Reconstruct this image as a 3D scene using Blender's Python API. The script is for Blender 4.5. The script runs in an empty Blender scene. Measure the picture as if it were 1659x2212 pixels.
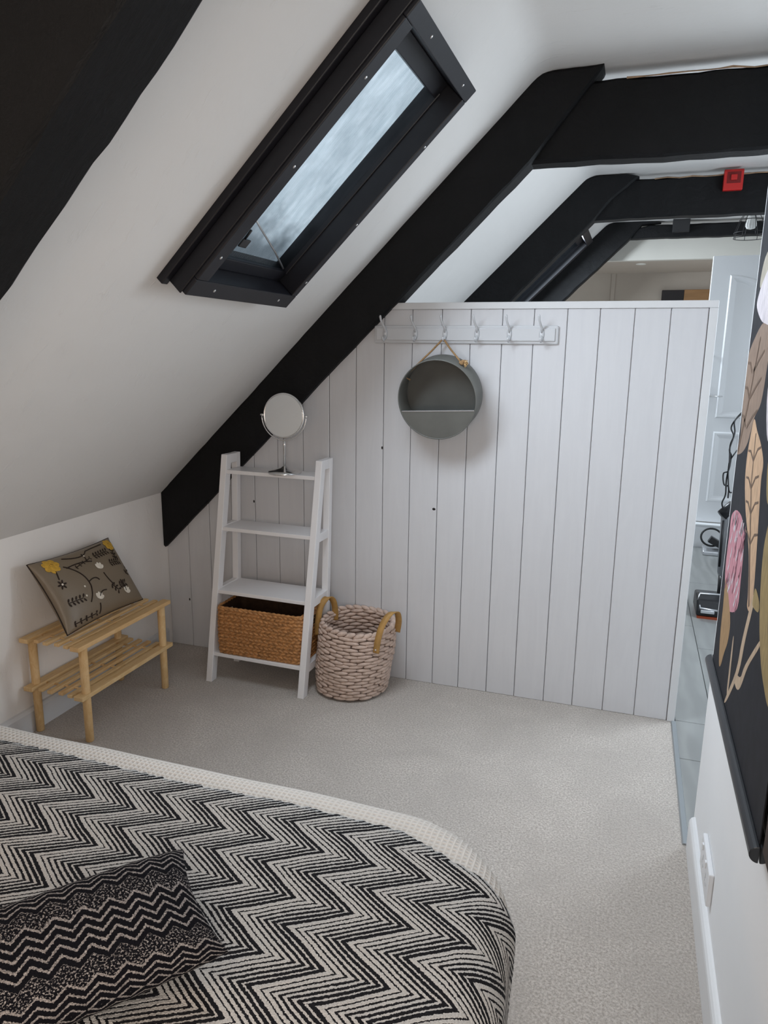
import bpy, math, random
import numpy as np
from mathutils import Matrix, Vector
random.seed(7)
SC = bpy.context.scene
COL = SC.collection

# ------------------------------------------------------------------ camera
F_PX, PITCH, YAW, ROLL, CAM_H = 1576.19, 0.218117, -0.3236614, 0.0125032, 1.5
cp, sp, cw, sw = math.cos(PITCH), math.sin(PITCH), math.cos(YAW), math.sin(YAW)
_d = Vector((sw * cp, cw * cp, -sp)); _r0 = Vector((cw, -sw, 0)); _u0 = _r0.cross(_d)
_r = _r0 * math.cos(ROLL) + _u0 * math.sin(ROLL); _u = -_r0 * math.sin(ROLL) + _u0 * math.cos(ROLL)
cam = bpy.data.cameras.new('camera'); cam_o = bpy.data.objects.new('camera', cam); COL.objects.link(cam_o)
cam.sensor_fit = 'HORIZONTAL'; cam.sensor_width = 36; cam.lens = F_PX / 1659 * 36; cam.clip_start = 0.02
cam_o.matrix_world = Matrix(((_r.x, _u.x, -_d.x, 0), (_r.y, _u.y, -_d.y, 0), (_r.z, _u.z, -_d.z, CAM_H), (0, 0, 0, 1)))
SC.camera = cam_o

# ------------------------------------------------------------------ world, daylight, exposure
SC.view_settings.view_transform = 'Standard'; SC.view_settings.look = 'None'
SC.view_settings.gamma = 1; SC.view_settings.use_curve_mapping = False
SC.view_settings.exposure = -0.06
world = bpy.data.worlds.new('overcast_sky'); SC.world = world; world.use_nodes = True
world.node_tree.nodes['Background'].inputs[0].default_value = (0.60, 0.70, 0.78, 1)
world.node_tree.nodes['Background'].inputs[1].default_value = 1.5

SLOPE = 0.973                      # roof pitch, rise over run
NRM = math.hypot(1, SLOPE)
A_ = Vector((1 / NRM, 0, SLOPE / NRM))       # up the roof
N_ = Vector((SLOPE / NRM, 0, -1 / NRM))      # out of the roof plane, into the room
def roof(a, y, n=0.0):                        # a: distance up the roof from the knee wall crease
    return Vector((-2.17, y, 0.80)) + A_ * a + N_ * n

def area(name, loc, direction, sx, sy, power, color, spread=180):
    l = bpy.data.lights.new(name, 'AREA'); l.shape = 'RECTANGLE'; l.size = sx; l.size_y = sy
    l.energy = power; l.color = color; l.spread = math.radians(spread)
    o = bpy.data.objects.new(name, l); COL.objects.link(o); o.location = loc
    o.rotation_euler = Vector(direction).to_track_quat('-Z', 'Y').to_euler()
    return o
DAY = (0.80, 0.90, 1.0)
area('daylight_near_skylight', roof(1.745, 2.13, 0.075), N_, 0.42, 0.64, 17, DAY, 150)
area('daylight_far_skylight', roof(1.9, 6.2, 0.03), N_, 0.5, 0.8, 48, DAY)
area('daylight_hall_window', (1.45, 3.6, 1.40), (-1, -0.1, -0.1), 1.0, 1.2, 48, DAY)
area('side_fill_light', (0.265, -0.2, 1.40), (-1, 0.8, -0.1), 1.1, 1.2, 34, (1.0, 0.90, 0.81))  # added soft fill from the right for slope and knee wall, source unseen
_pl = bpy.data.lights.new('bedside_lamp_light', 'POINT'); _pl.energy = 5.5; _pl.color = (1.0, 0.62, 0.36); _pl.shadow_soft_size = 0.08
_plo = bpy.data.objects.new('bedside_lamp_light', _pl); COL.objects.link(_plo); _plo.location = (-1.05, 0.02, 0.88)
_pl2 = bpy.data.lights.new('downlight_glow', 'SPOT'); _pl2.energy = 9; _pl2.color = (1.0, 0.86, 0.72); _pl2.spot_size = 2.4; _pl2.shadow_soft_size = 0.05
_plo2 = bpy.data.objects.new('downlight_glow', _pl2); COL.objects.link(_plo2); _plo2.location = (-0.03, 7.57, 2.28)

# ------------------------------------------------------------------ node materials
class NT:
    def __init__(s, name):
        s.m = bpy.data.materials.new(name); s.m.use_nodes = True; s.t = s.m.node_tree
        s.b = s.t.nodes['Principled BSDF']; s.out = s.t.nodes['Material Output']
    def n(s, typ, **kw):
        nd = s.t.nodes.new(typ)
        for k, v in kw.items(): setattr(nd, k, v)
        return nd
    def l(s, a, b): s.t.links.new(a, b)
    def val(s, sock, v):
        if hasattr(v, 'is_linked') or hasattr(v, 'links'): s.l(v, sock)
        else: sock.default_value = v
    def math(s, op, a, b=None, c=None):
        nd = s.n('ShaderNodeMath', operation=op); s.val(nd.inputs[0], a)
        if b is not None: s.val(nd.inputs[1], b)
        if c is not None: s.val(nd.inputs[2], c)
        return nd.outputs[0]
    def coord(s, kind='Object', scale=(1, 1, 1)):
        tc = s.n('ShaderNodeTexCoord'); mp = s.n('ShaderNodeMapping'); mp.inputs['Scale'].default_value = scale
        s.l(tc.outputs[kind], mp.inputs[0]); return mp.outputs[0]
    def noise(s, vec, scale, detail=4, rough=0.55, dist=0.0):
        nd = s.n('ShaderNodeTexNoise'); nd.inputs['Scale'].default_value = scale; nd.inputs['Detail'].default_value = detail
        nd.inputs['Roughness'].default_value = rough; nd.inputs['Distortion'].default_value = dist; s.l(vec, nd.inputs['Vector']); return nd.outputs[0]
    def mix(s, fac, a, b):
        nd = s.n('ShaderNodeMix', data_type='RGBA'); s.val(nd.inputs[0], fac)
        for i, v in ((6, a), (7, b)):
            if hasattr(v, 'links'): s.l(v, nd.inputs[i])
            else: nd.inputs[i].default_value = (*v, 1)
        return nd.outputs[2]
    def ramp(s, fac, p0, p1):
        nd = s.n('ShaderNodeMapRange'); s.l(fac, nd.inputs[0]); nd.inputs[1].default_value = p0; nd.inputs[2].default_value = p1; return nd.outputs[0]
    def bump(s, h, strength, dist=0.01, prev=None):
        nd = s.n('ShaderNodeBump'); nd.inputs['Strength'].default_value = strength; nd.inputs['Distance'].default_value = dist
        s.l(h, nd.inputs['Height'])
        if prev is not None: s.l(prev, nd.inputs['Normal'])
        s.l(nd.outputs[0], s.b.inputs['Normal']); return nd.outputs[0]
    def base(s, c):
        if hasattr(c, 'links'): s.l(c, s.b.inputs['Base Color'])
        else: s.b.inputs['Base Color'].default_value = (*c, 1)
    def rough(s, r): s.b.inputs['Roughness'].default_value = r
    def spec(s, v): s.b.inputs['Specular IOR Level'].default_value = v

M = {}
def simple(name, c, rough=0.5, metal=0.0, var=0.0, scale=20, bump=0.0, bscale=60, bdist=0.003, stretch=(1, 1, 1), spec=0.4):
    k = NT(name); k.rough(rough); k.spec(spec); k.b.inputs['Metallic'].default_value = metal
    v = k.coord('Object', stretch)
    if var: k.base(k.mix(k.ramp(k.noise(v, scale), 0.3, 0.7), tuple(x * (1 - var) for x in c), tuple(min(1, x * (1 + var)) for x in c)))
    else: k.base(c)
    if bump: k.bump(k.noise(v, bscale, 5), bump, bdist)
    M[name] = k.m; return k.m

# plaster: uneven hand trowelled relief
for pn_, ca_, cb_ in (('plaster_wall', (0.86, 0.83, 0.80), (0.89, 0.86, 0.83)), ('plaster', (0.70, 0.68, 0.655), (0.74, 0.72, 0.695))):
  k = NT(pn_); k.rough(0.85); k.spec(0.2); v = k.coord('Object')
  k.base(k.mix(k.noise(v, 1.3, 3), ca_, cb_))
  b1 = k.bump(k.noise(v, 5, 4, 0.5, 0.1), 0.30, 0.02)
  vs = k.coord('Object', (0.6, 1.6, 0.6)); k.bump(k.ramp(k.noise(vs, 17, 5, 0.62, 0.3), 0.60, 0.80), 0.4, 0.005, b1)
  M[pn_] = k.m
simple('plaster_smooth', (0.88, 0.885, 0.89), 0.7, var=0.02, scale=3, bump=0.08, bscale=9, bdist=0.01, spec=0.25)
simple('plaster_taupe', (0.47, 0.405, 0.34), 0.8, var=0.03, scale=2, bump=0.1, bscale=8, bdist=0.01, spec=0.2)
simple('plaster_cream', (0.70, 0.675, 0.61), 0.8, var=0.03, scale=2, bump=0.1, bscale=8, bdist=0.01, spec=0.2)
# painted matchboard
k = NT('board_paint'); k.rough(0.5); k.spec(0.35); v = k.coord('Object', (1, 1, 0.10))
k.base(k.mix(k.ramp(k.noise(v, 30, 6, 0.6, 0.8), 0.4, 0.75), (0.65, 0.65, 0.668), (0.62, 0.62, 0.64)))
k.bump(k.noise(v, 70, 6, 0.6), 0.12, 0.002); M['board_paint'] = k.m
simple('trim_paint', (0.69, 0.695, 0.705), 0.42, var=0.015, scale=8)
simple('white_gloss', (0.82, 0.83, 0.84), 0.28, spec=0.5)
simple('white_shelf', (0.84, 0.83, 0.84), 0.36, spec=0.45)
# black bitumen painted oak
k = NT('black_timber'); k.rough(0.6); k.spec(0.2); v = k.coord('Object', (1, 1, 1))
k.base(k.mix(k.noise(v, 9, 4), (0.0045, 0.005, 0.0055), (0.009, 0.009, 0.010)))
b1 = k.bump(k.noise(k.coord('Object', (3, 12, 3)), 6, 6, 0.65, 0.6), 0.5, 0.012)
k.bump(k.noise(v, 60, 4), 0.2, 0.003, b1); M['black_timber'] = k.m
k = NT('black_paint'); k.rough(0.42); k.spec(0.35); v = k.coord('Object')
k.base(k.mix(k.noise(v, 14, 4), (0.008, 0.008, 0.011), (0.014, 0.014, 0.019))); k.bump(k.noise(v, 45, 4), 0.1, 0.002); M['black_paint'] = k.m
# carpet
k = NT('carpet'); k.rough(0.95); k.spec(0.1); v = k.coord('Object')
big = k.ramp(k.noise(v, 3.6, 5, 0.6, 0.6), 0.36, 0.66); fine = k.ramp(k.noise(v, 150, 3, 0.75), 0.36, 0.64)
c1 = k.mix(fine, (0.38, 0.335, 0.295), (0.72, 0.66, 0.605)); k.base(k.mix(k.math('MULTIPLY', big, 0.45), c1, (0.41, 0.37, 0.335)))
b1 = k.bump(k.noise(v, 170, 3, 0.7), 0.9, 0.006); k.bump(k.noise(v, 4.5, 3), 0.25, 0.02, b1)
k.b.inputs['Sheen Weight'].default_value = 0.2; M['carpet'] = k.m
# grey wood look floor plank
k = NT('grey_plank'); k.rough(0.34); k.spec(0.5); v = k.coord('Object', (1, 0.22, 1))
wv = k.n('ShaderNodeTexWave'); wv.inputs['Scale'].default_value = 5; wv.inputs['Distortion'].default_value = 14; wv.inputs['Detail'].default_value = 3; k.l(v, wv.inputs[0])
oi = k.n('ShaderNodeObjectInfo')
c1 = k.mix(wv.outputs[1], (0.20, 0.205, 0.20), (0.31, 0.315, 0.305)); c2 = k.mix(k.ramp(k.noise(v, 6, 4), 0.3, 0.7), (0.23, 0.235, 0.23), c1)
k.base(k.mix(k.math('MULTIPLY', oi.outputs['Random'], 0.4), c2, (0.33, 0.335, 0.325))); M['grey_plank'] = k.m
simple('floor_gap', (0.10, 0.105, 0.11), 0.8)
simple('threshold_metal', (0.40, 0.43, 0.45), 0.35, metal=0.6)
# pine
k = NT('pine'); k.rough(0.5); k.spec(0.35); v = k.coord('Generated', (1, 1, 1)); oi = k.n('ShaderNodeObjectInfo')
v2 = k.coord('Object', (14, 1.2, 3.0))
g = k.ramp(k.noise(v2, 9, 4, 0.6, 1.0), 0.35, 0.7)
c1 = k.mix(g, (0.78, 0.57, 0.31), (0.66, 0.43, 0.19)); k.base(k.mix(k.math('MULTIPLY', oi.outputs['Random'], 0.35), c1, (0.66, 0.38, 0.16))); M['pine'] = k.m
simple('chrome', (0.80, 0.80, 0.80), 0.2, metal=1.0)
simple('mirror_glass', (0.93, 0.93, 0.92), 0.02, metal=1.0)
simple('zinc', (0.155, 0.157, 0.145), 0.5, metal=0.3, var=0.12, scale=7, bump=0.05, bscale=20)
simple('zinc_inner', (0.125, 0.128, 0.12), 0.55, metal=0.2, var=0.12, scale=6)
simple('jute', (0.33, 0.20, 0.095), 0.9, var=0.3, scale=160, bump=0.6, bscale=240, bdist=0.002)
simple('jute_fray', (0.55, 0.37, 0.18), 0.9, var=0.3, scale=160)
simple('hook_paint', (0.60, 0.61, 0.63), 0.3, spec=0.5)
simple('wicker', (0.43, 0.205, 0.072), 0.55, var=0.45, scale=75, bump=0.4, bscale=260, bdist=0.002)
simple('wicker_dark', (0.05, 0.025, 0.012), 0.8, var=0.3, scale=60)
simple('liner', (0.55, 0.52, 0.47), 0.9)
simple('rope', (0.60, 0.46, 0.385), 0.9, var=0.16, scale=60, bump=0.6, bscale=420, bdist=0.003)
simple('rope_core', (0.14, 0.10, 0.085), 0.95)
simple('leather', (0.42, 0.24, 0.075), 0.55, var=0.15, scale=30)
simple('cushion_satin', (0.20, 0.155, 0.105), 0.42, var=0.10, scale=3, bump=0.25, bscale=420, bdist=0.001, stretch=(1, 0.25, 1), spec=0.5)
simple('embroidery_yellow', (0.62, 0.36, 0.045), 0.75, var=0.2, scale=90, bump=0.6, bscale=300)
simple('embroidery_white', (0.72, 0.66, 0.56), 0.75, var=0.12, scale=90)
simple('embroidery_brown', (0.022, 0.012, 0.007), 0.75)
simple('embroidery_core', (0.33, 0.17, 0.02), 0.8)
simple('red_plastic', (0.50, 0.014, 0.012), 0.35, spec=0.5)
simple('red_dark', (0.17, 0.006, 0.006), 0.4)
simple('bulb_glass', (0.75, 0.75, 0.72), 0.15, spec=0.6)
simple('black_wire', (0.012, 0.012, 0.013), 0.45)
simple('black_plastic', (0.014, 0.014, 0.016), 0.3, spec=0.5)
simple('grey_plastic', (0.35, 0.36, 0.38), 0.3, metal=0.5)
simple('silver_plastic', (0.62, 0.63, 0.65), 0.25, metal=0.7)
simple('orange_plastic', (0.30, 0.055, 0.02), 0.4)
simple('socket_plastic', (0.80, 0.81, 0.83), 0.25, spec=0.5)
simple('switch_grey', (0.45, 0.45, 0.46), 0.3)
simple('screw_metal', (0.62, 0.62, 0.62), 0.3, metal=0.7)
simple('dark_brown', (0.035, 0.020, 0.014), 0.6, var=0.25, scale=12, stretch=(1, 1, 0.2))
simple('print_ground', (0.019, 0.020, 0.025), 0.7, var=0.2, scale=25, bump=0.25, bscale=500, bdist=0.001, spec=0.2)
simple('rod_black', (0.018, 0.021, 0.026), 0.32, spec=0.5)
simple('oak_board', (0.32, 0.17, 0.07), 0.5, var=0.2, scale=15, stretch=(0.2, 1, 1))
simple('chalk_dark', (0.016, 0.012, 0.012), 0.6)
simple('beam_scar', (0.36, 0.24, 0.15), 0.8, var=0.3, scale=30)
for nm, c in dict(brown=(0.24, 0.165, 0.12), cream=(0.36, 0.32, 0.25), petal=(0.60, 0.55, 0.58), peach=(0.52, 0.34, 0.21), pink=(0.50, 0.22, 0.26),
                  tan=(0.33, 0.20, 0.09), stem=(0.47, 0.35, 0.24), gold=(0.30, 0.215, 0.085), vein=(0.13, 0.08, 0.05), pinkdark=(0.24, 0.09, 0.12)).items():
    simple('print_' + nm, c, 0.6, var=0.22, scale=28, stretch=(1, 3, 1))

# glass of the roof lights, cloudy with algae and rain marks
def glass_mat():
    k = NT('weathered_glass'); v = k.coord('Object', (1, 1, 1)); vs = k.coord('Object', (1.0, 7.0, 1.0))
    streak = k.ramp(k.noise(vs, 9, 6, 0.65, 0.8), 0.30, 0.70); cloud = k.ramp(k.noise(v, 5.5, 5, 0.6, 0.5), 0.30, 0.62)
    tint = k.mix(streak, (0.72, 0.76, 0.78), (0.95, 0.96, 0.97)); tint = k.mix(cloud, k.mix(0.25, tint, (0.35, 0.38, 0.40)), tint)
    # dirt collected at the foot of the pane
    tc = k.n('ShaderNodeTexCoord'); sx = k.n('ShaderNodeSeparateXYZ'); k.l(tc.outputs['Object'], sx.inputs[0])
    low = k.ramp(k.math('ADD', sx.outputs[0], k.math('MULTIPLY', k.noise(v, 9, 5, 0.6), 0.30)), -0.02, -0.17)
    tint = k.mix(k.math('MULTIPLY', low, 0.7), tint, (0.20, 0.22, 0.235))
    tr = k.n('ShaderNodeBsdfTransparent'); k.l(tint, tr.inputs[0])
    gl = k.n('ShaderNodeBsdfGlossy'); gl.inputs['Roughness'].default_value = 0.12; gl.inputs[0].default_value = (0.8, 0.85, 0.9, 1)
    bp = k.n('ShaderNodeBump'); bp.inputs['Strength'].default_value = 0.3; bp.inputs['Distance'].default_value = 0.004
    k.l(k.noise(vs, 25, 5), bp.inputs['Height']); k.l(bp.outputs[0], gl.inputs['Normal'])
    mx = k.n('ShaderNodeMixShader'); mx.inputs[0].default_value = 0.10; k.l(tr.outputs[0], mx.inputs[1]); k.l(gl.outputs[0], mx.inputs[2])
    k.l(mx.outputs[0], k.out.inputs[0]); M['glass'] = k.m
glass_mat()

# woven zigzag throw: UV in metres on the unrolled cloth
def zigzag_mat():
    k = NT('zigzag_weave'); k.rough(0.95); k.spec(0.1)
    uv = k.n('ShaderNodeUVMap'); sx = k.n('ShaderNodeSeparateXYZ'); k.l(uv.outputs[0], sx.inputs[0]); x, y = sx.outputs[0], sx.outputs[1]
    nz = k.noise(uv.outputs[0], 11, 3, 0.5); x = k.math('ADD', x, k.math('MULTIPLY', k.math('SUBTRACT', nz, 0.5), 0.016))
    nf = k.noise(uv.outputs[0], 260, 2, 0.6); x = k.math('ADD', x, k.math('MULTIPLY', k.math('SUBTRACT', nf, 0.5), 0.010))
    tri = k.math('MULTIPLY', k.math('PINGPONG', k.math('ADD', y, 10.0 * 0.12 - 1.093), 0.06), 0.095 / 0.06)
    u = k.math('ADD', k.math('ADD', x, tri), 0.369 + 0.1036 * 30)          # group boundary at x=-0.369 on the right-hand apex
    g = k.math('DIVIDE', u, 0.1036); gi = k.math('FRACT', g)               # 0..1 in one group
    s6 = k.math('MULTIPLY', gi, 6.0); st = k.math('FRACT', s6); idx = k.math('FLOOR', s6)
    duty = k.math('ADD', 0.26, k.math('MULTIPLY', idx, 0.088))
    blk = k.math('LESS_THAN', k.math('SUBTRACT', 1.0, st), duty)
    yarn = k.ramp(k.noise(uv.outputs[0], 420, 2), 0.3, 0.7)
    lightc = k.mix(yarn, (0.44, 0.42, 0.40), (0.68, 0.66, 0.63)); dark = k.mix(yarn, (0.008, 0.008, 0.010), (0.022, 0.022, 0.025))
    k.base(k.mix(blk, lightc, dark))
    b1 = k.bump(k.math('ADD', k.math('PINGPONG', st, 0.5), k.math('MULTIPLY', yarn, 0.5)), 0.55, 0.004); M['zigzag'] = k.m
zigzag_mat()
def bolster_mat():
    k = NT('zigzag_knit'); k.rough(0.95); k.spec(0.08)
    uv = k.n('ShaderNodeUVMap'); sx = k.n('ShaderNodeSeparateXYZ'); k.l(uv.outputs[0], sx.inputs[0]); x, y = sx.outputs[0], sx.outputs[1]
    nf = k.noise(uv.outputs[0], 300, 2, 0.6); y = k.math('ADD', y, k.math('MULTIPLY', k.math('SUBTRACT', nf, 0.5), 0.008))
    tri = k.math('MULTIPLY', k.math('PINGPONG', k.math('ADD', x, 5.0), 0.0190), 0.78)
    u = k.math('ADD', k.math('ADD', y, tri), 5.0)
    st = k.math('FRACT', k.math('DIVIDE', u, 0.0140)); line = k.math('LESS_THAN', st, 0.30)
    band = k.math('GREATER_THAN', k.math('FRACT', k.math('DIVIDE', u, 0.0980)), 0.72)
    spk = k.math('MULTIPLY', k.math('GREATER_THAN', k.noise(uv.outputs[0], 330, 2, 0.6), 0.56), band)
    fac = k.math('MAXIMUM', k.math('MULTIPLY', line, k.math('SUBTRACT', 1.0, band)), spk)
    yarn = k.ramp(k.noise(uv.outputs[0], 380, 2), 0.35, 0.65); fac = k.math('MULTIPLY', fac, k.math('ADD', 0.35, k.math('MULTIPLY', yarn, 0.65)))
    k.base(k.mix(fac, (0.008, 0.008, 0.011), (0.46, 0.42, 0.40))); k.bump(k.math('ADD', k.math('MULTIPLY', line, 0.6), yarn), 0.6, 0.004); M['knit'] = k.m
bolster_mat()
def waffle_mat():
    k = NT('waffle_cotton'); k.rough(0.95); k.spec(0.1); uv = k.n('ShaderNodeUVMap'); sx = k.n('ShaderNodeSeparateXYZ'); k.l(uv.outputs[0], sx.inputs[0])
    a = k.math('PINGPONG', k.math('ADD', sx.outputs[0], 9.0), 0.006); b = k.math('PINGPONG', k.math('ADD', sx.outputs[1], 9.0), 0.006)
    h = k.math('MULTIPLY', k.math('MAXIMUM', a, b), 166.0); k.base(k.mix(h, (0.60, 0.55, 0.50), (0.80, 0.755, 0.70))); k.bump(h, 0.7, 0.004); M['waffle'] = k.m
waffle_mat()

# ------------------------------------------------------------------ mesh builder
class MB:
    def __init__(s): s.v = []; s.f = []; s.uv = None
    def add(s, vs, fs):
        o = len(s.v); s.v += [tuple(v) for v in vs]; s.f += [tuple(i + o for i in f) for f in fs]; return s
    def box(s, x0, x1, y0, y1, z0, z1):
        return s.add([(x0, y0, z0), (x1, y0, z0), (x1, y1, z0), (x0, y1, z0), (x0, y0, z1), (x1, y0, z1), (x1, y1, z1), (x0, y1, z1)],
                     [(0, 3, 2, 1), (4, 5, 6, 7), (0, 1, 5, 4), (1, 2, 6, 5), (2, 3, 7, 6), (3, 0, 4, 7)])
    def prism_y(s, poly, y0, y1):           # poly in (x,z)
        n = len(poly); vs = [(x, y0, z) for x, z in poly] + [(x, y1, z) for x, z in poly]
        return s.add(vs, [tuple(range(n)), tuple(range(2 * n - 1, n - 1, -1))] + [(i, n + i, n + (i + 1) % n, (i + 1) % n) for i in range(n)])
    def prism_x(s, poly, x0, x1):           # poly in (y,z)
        n = len(poly); vs = [(x0, y, z) for y, z in poly] + [(x1, y, z) for y, z in poly]
        return s.add(vs, [tuple(range(n - 1, -1, -1)), tuple(range(n, 2 * n))] + [(i, (i + 1) % n, n + (i + 1) % n, n + i) for i in range(n)])
    def tube(s, path, r, n=8, closed=False, flat=1.0, up=None):
        P = [Vector(p) for p in path]; m = len(P); rr = r if isinstance(r, (list, tuple)) else [r] * m
        vs = []; prevu = None
        for i in range(m):
            if closed: t = (P[(i + 1) % m] - P[i - 1])
            else: t = P[min(i + 1, m - 1)] - P[max(i - 1, 0)]
            t.normalize()
            if up is not None: u = Vector(up); u = (u - t * u.dot(t)).normalized()
            elif prevu is None:
                u = t.cross(Vector((0, 0, 1)) if abs(t.z) < .9 else Vector((1, 0, 0))).normalized()
            else: u = (prevu - t * prevu.dot(t)).normalized()
            prevu = u; w = t.cross(u)
            for j in range(n):
                a = 2 * math.pi * j / n; vs.append(P[i] + (u * math.cos(a) + w * math.sin(a) * flat) * rr[i])
        fs = []
        for i in range(m if closed else m - 1):
            for j in range(n):
                a, b = i * n + j, i * n + (j + 1) % n; c, d = ((i + 1) % m) * n + (j + 1) % n, ((i + 1) % m) * n + j
                fs.append((a, b, c, d))
        if not closed: fs += [tuple(range(n - 1, -1, -1)), tuple(range((m - 1) * n, m * n))]
        return s.add(vs, fs)
    def lathe(s, prof, n=32, c=(0, 0, 0)):
        vs = []; fs = []; m = len(prof)
        for r, z in prof:
            for j in range(n):
                a = 2 * math.pi * j / n; vs.append((c[0] + r * math.cos(a), c[1] + r * math.sin(a), c[2] + z))
        for i in range(m - 1):
            for j in range(n): fs.append((i * n + j, i * n + (j + 1) % n, (i + 1) * n + (j + 1) % n, (i + 1) * n + j))
        if prof[0][0] > 1e-6: fs.append(tuple(range(n - 1, -1, -1)))
        if prof[-1][0] > 1e-6: fs.append(tuple(range((m - 1) * n, m * n)))
        return s.add(vs, fs)
    def ball(s, c, rx, ry, rz, nu=8, nv=5, M3=None):
        vs = []; 
        for i in range(nv + 1):
            ph = math.pi * i / nv
            for j in range(nu):
                a = 2 * math.pi * j / nu; p = Vector((rx * math.sin(ph) * math.cos(a), ry * math.sin(ph) * math.sin(a), rz * math.cos(ph)))
                if M3 is not None: p = M3 @ p
                vs.append(Vector(c) + p)
        fs = [(i * nu + j, (i + 1) * nu + j, (i + 1) * nu + (j + 1) % nu, i * nu + (j + 1) % nu) for i in range(nv) for j in range(nu)]
        return s.add(vs, fs)
    def grid(s, fn, nu, nv, closeu=False, uv=None):
        vs = [fn(i / nu, j / nv) for i in range(nu + (0 if closeu else 1)) for j in range(nv + 1)]
        if uv: s.uv = (s.uv or []) + [uv(i / nu, j / nv) for i in range(nu + 1) for j in range(nv + 1)]
        N = nv + 1; L = nu if closeu else nu + 1
        return s.add(vs, [(i * N + j, ((i + 1) % L) * N + j, ((i + 1) % L) * N + j + 1, i * N + j + 1) for i in range(nu) for j in range(nv)])
    def xf(s, Mx): s.v = [tuple(Mx @ Vector(v)) for v in s.v]; return s

def set_props(o, label=None, cat=None, group=None, kind=None):
    if label: o['label'] = label
    if cat: o['category'] = cat
    if group: o['group'] = group
    if kind: o['kind'] = kind
    return o
def obj(name, mb, mat, parent=None, smooth=False, bevel=0.0, seg=2, label=None, cat=None, group=None, kind=None, origin=None, matrix=None):
    me = bpy.data.meshes.new(name)
    off = Vector((0, 0, 0))
    if parent is not None and matrix is None: off = parent.matrix_basis.translation + (parent.parent.matrix_basis.translation if parent.parent else Vector((0, 0, 0)))
    elif origin is not None: off = Vector(origin)
    me.from_pydata([tuple(Vector(v) - off) for v in mb.v], [], mb.f); me.validate(verbose=False)
    if mb.uv:
        ul = me.uv_layers.new(name='UVMap')
        for lp in me.loops: ul.data[lp.index].uv = mb.uv[lp.vertex_index]
    me.materials.append(M[mat] if isinstance(mat, str) else mat)
    if smooth:
        for p in me.polygons: p.use_smooth = True
    o = bpy.data.objects.new(name, me); COL.objects.link(o)
    if parent is not None: o.parent = parent
    elif origin is not None: o.location = origin
    if bevel:
        md = o.modifiers.new('bevel', 'BEVEL'); md.width = bevel; md.segments = seg; md.limit_method = 'ANGLE'; md.angle_limit = 0.6
    return set_props(o, label, cat, group, kind)
def empty(name, loc=(0, 0, 0), label=None, cat=None, group=None, kind=None, parent=None):
    o = bpy.data.objects.new(name, None); COL.objects.link(o); o.empty_display_size = 0.05
    if parent: o.parent = parent; o.location = Vector(loc) - parent.location
    else: o.location = loc
    return set_props(o, label, cat, group, kind)
S_ = 'structure'

# ================================================================== THE ROOM
YP = 3.033                                   # face of the matchboard partition
CEIL_Y = [(-1.6, 2.515), (3.1, 2.515), (5.0, 2.565), (7.28, 2.61)]
obj('floor', MB().box(-2.3, 0.262, -1.6, 3.1, -0.06, 0.0).box(0.262, 0.29, -1.6, 2.204, -0.06, 0.0), 'carpet', label='beige cut pile carpet covering the bedroom floor', kind=S_)
fh = obj('floor_hall', MB().box(0.262, 1.6, -1.6, 6.13, -0.06, -0.004).box(-2.3, 0.262, 3.1, 6.13, -0.06, -0.004), 'floor_gap', label='grey wood look plank floor of the hall beyond the partition', kind=S_)
for x0, x1, ys in ((0.277, 0.4235, (2.2, 2.74, 3.05, 4.24, 5.44, 6.12)), (0.4265, 0.7285, (2.23, 2.72, 3.913, 5.11, 6.12)), (0.7315, 1.0335, (2.23, 3.35, 4.55, 5.75, 6.12)), (1.0365, 1.3385, (2.23, 2.95, 4.15, 5.35, 6.12)), (1.3415, 1.5, (2.23, 3.6, 4.8, 6.0))):
    for a, b in zip(ys[:-1], ys[1:]): obj('plank', MB().box(x0, x1, a + 0.0015, b - 0.0015, -0.012, 0.0), 'grey_plank', fh, bevel=0.001, seg=1)
obj('trim_1', MB().prism_y([(0.258, 0.0), (0.262, 0.006), (0.276, 0.006), (0.279, 0.0)], 2.205, 3.03), 'threshold_metal', label='grey metal threshold strip between carpet and hall planks', kind=S_)
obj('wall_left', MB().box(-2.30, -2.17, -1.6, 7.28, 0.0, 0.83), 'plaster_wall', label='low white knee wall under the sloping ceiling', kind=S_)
obj('baseboard_left', MB().prism_y([(-2.17, 0), (-2.153, 0), (-2.153, 0.085), (-2.16, 0.098), (-2.17, 0.1)], -1.6, 2.985), 'trim_paint', label='white skirting board along the low knee wall', kind=S_)

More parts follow.
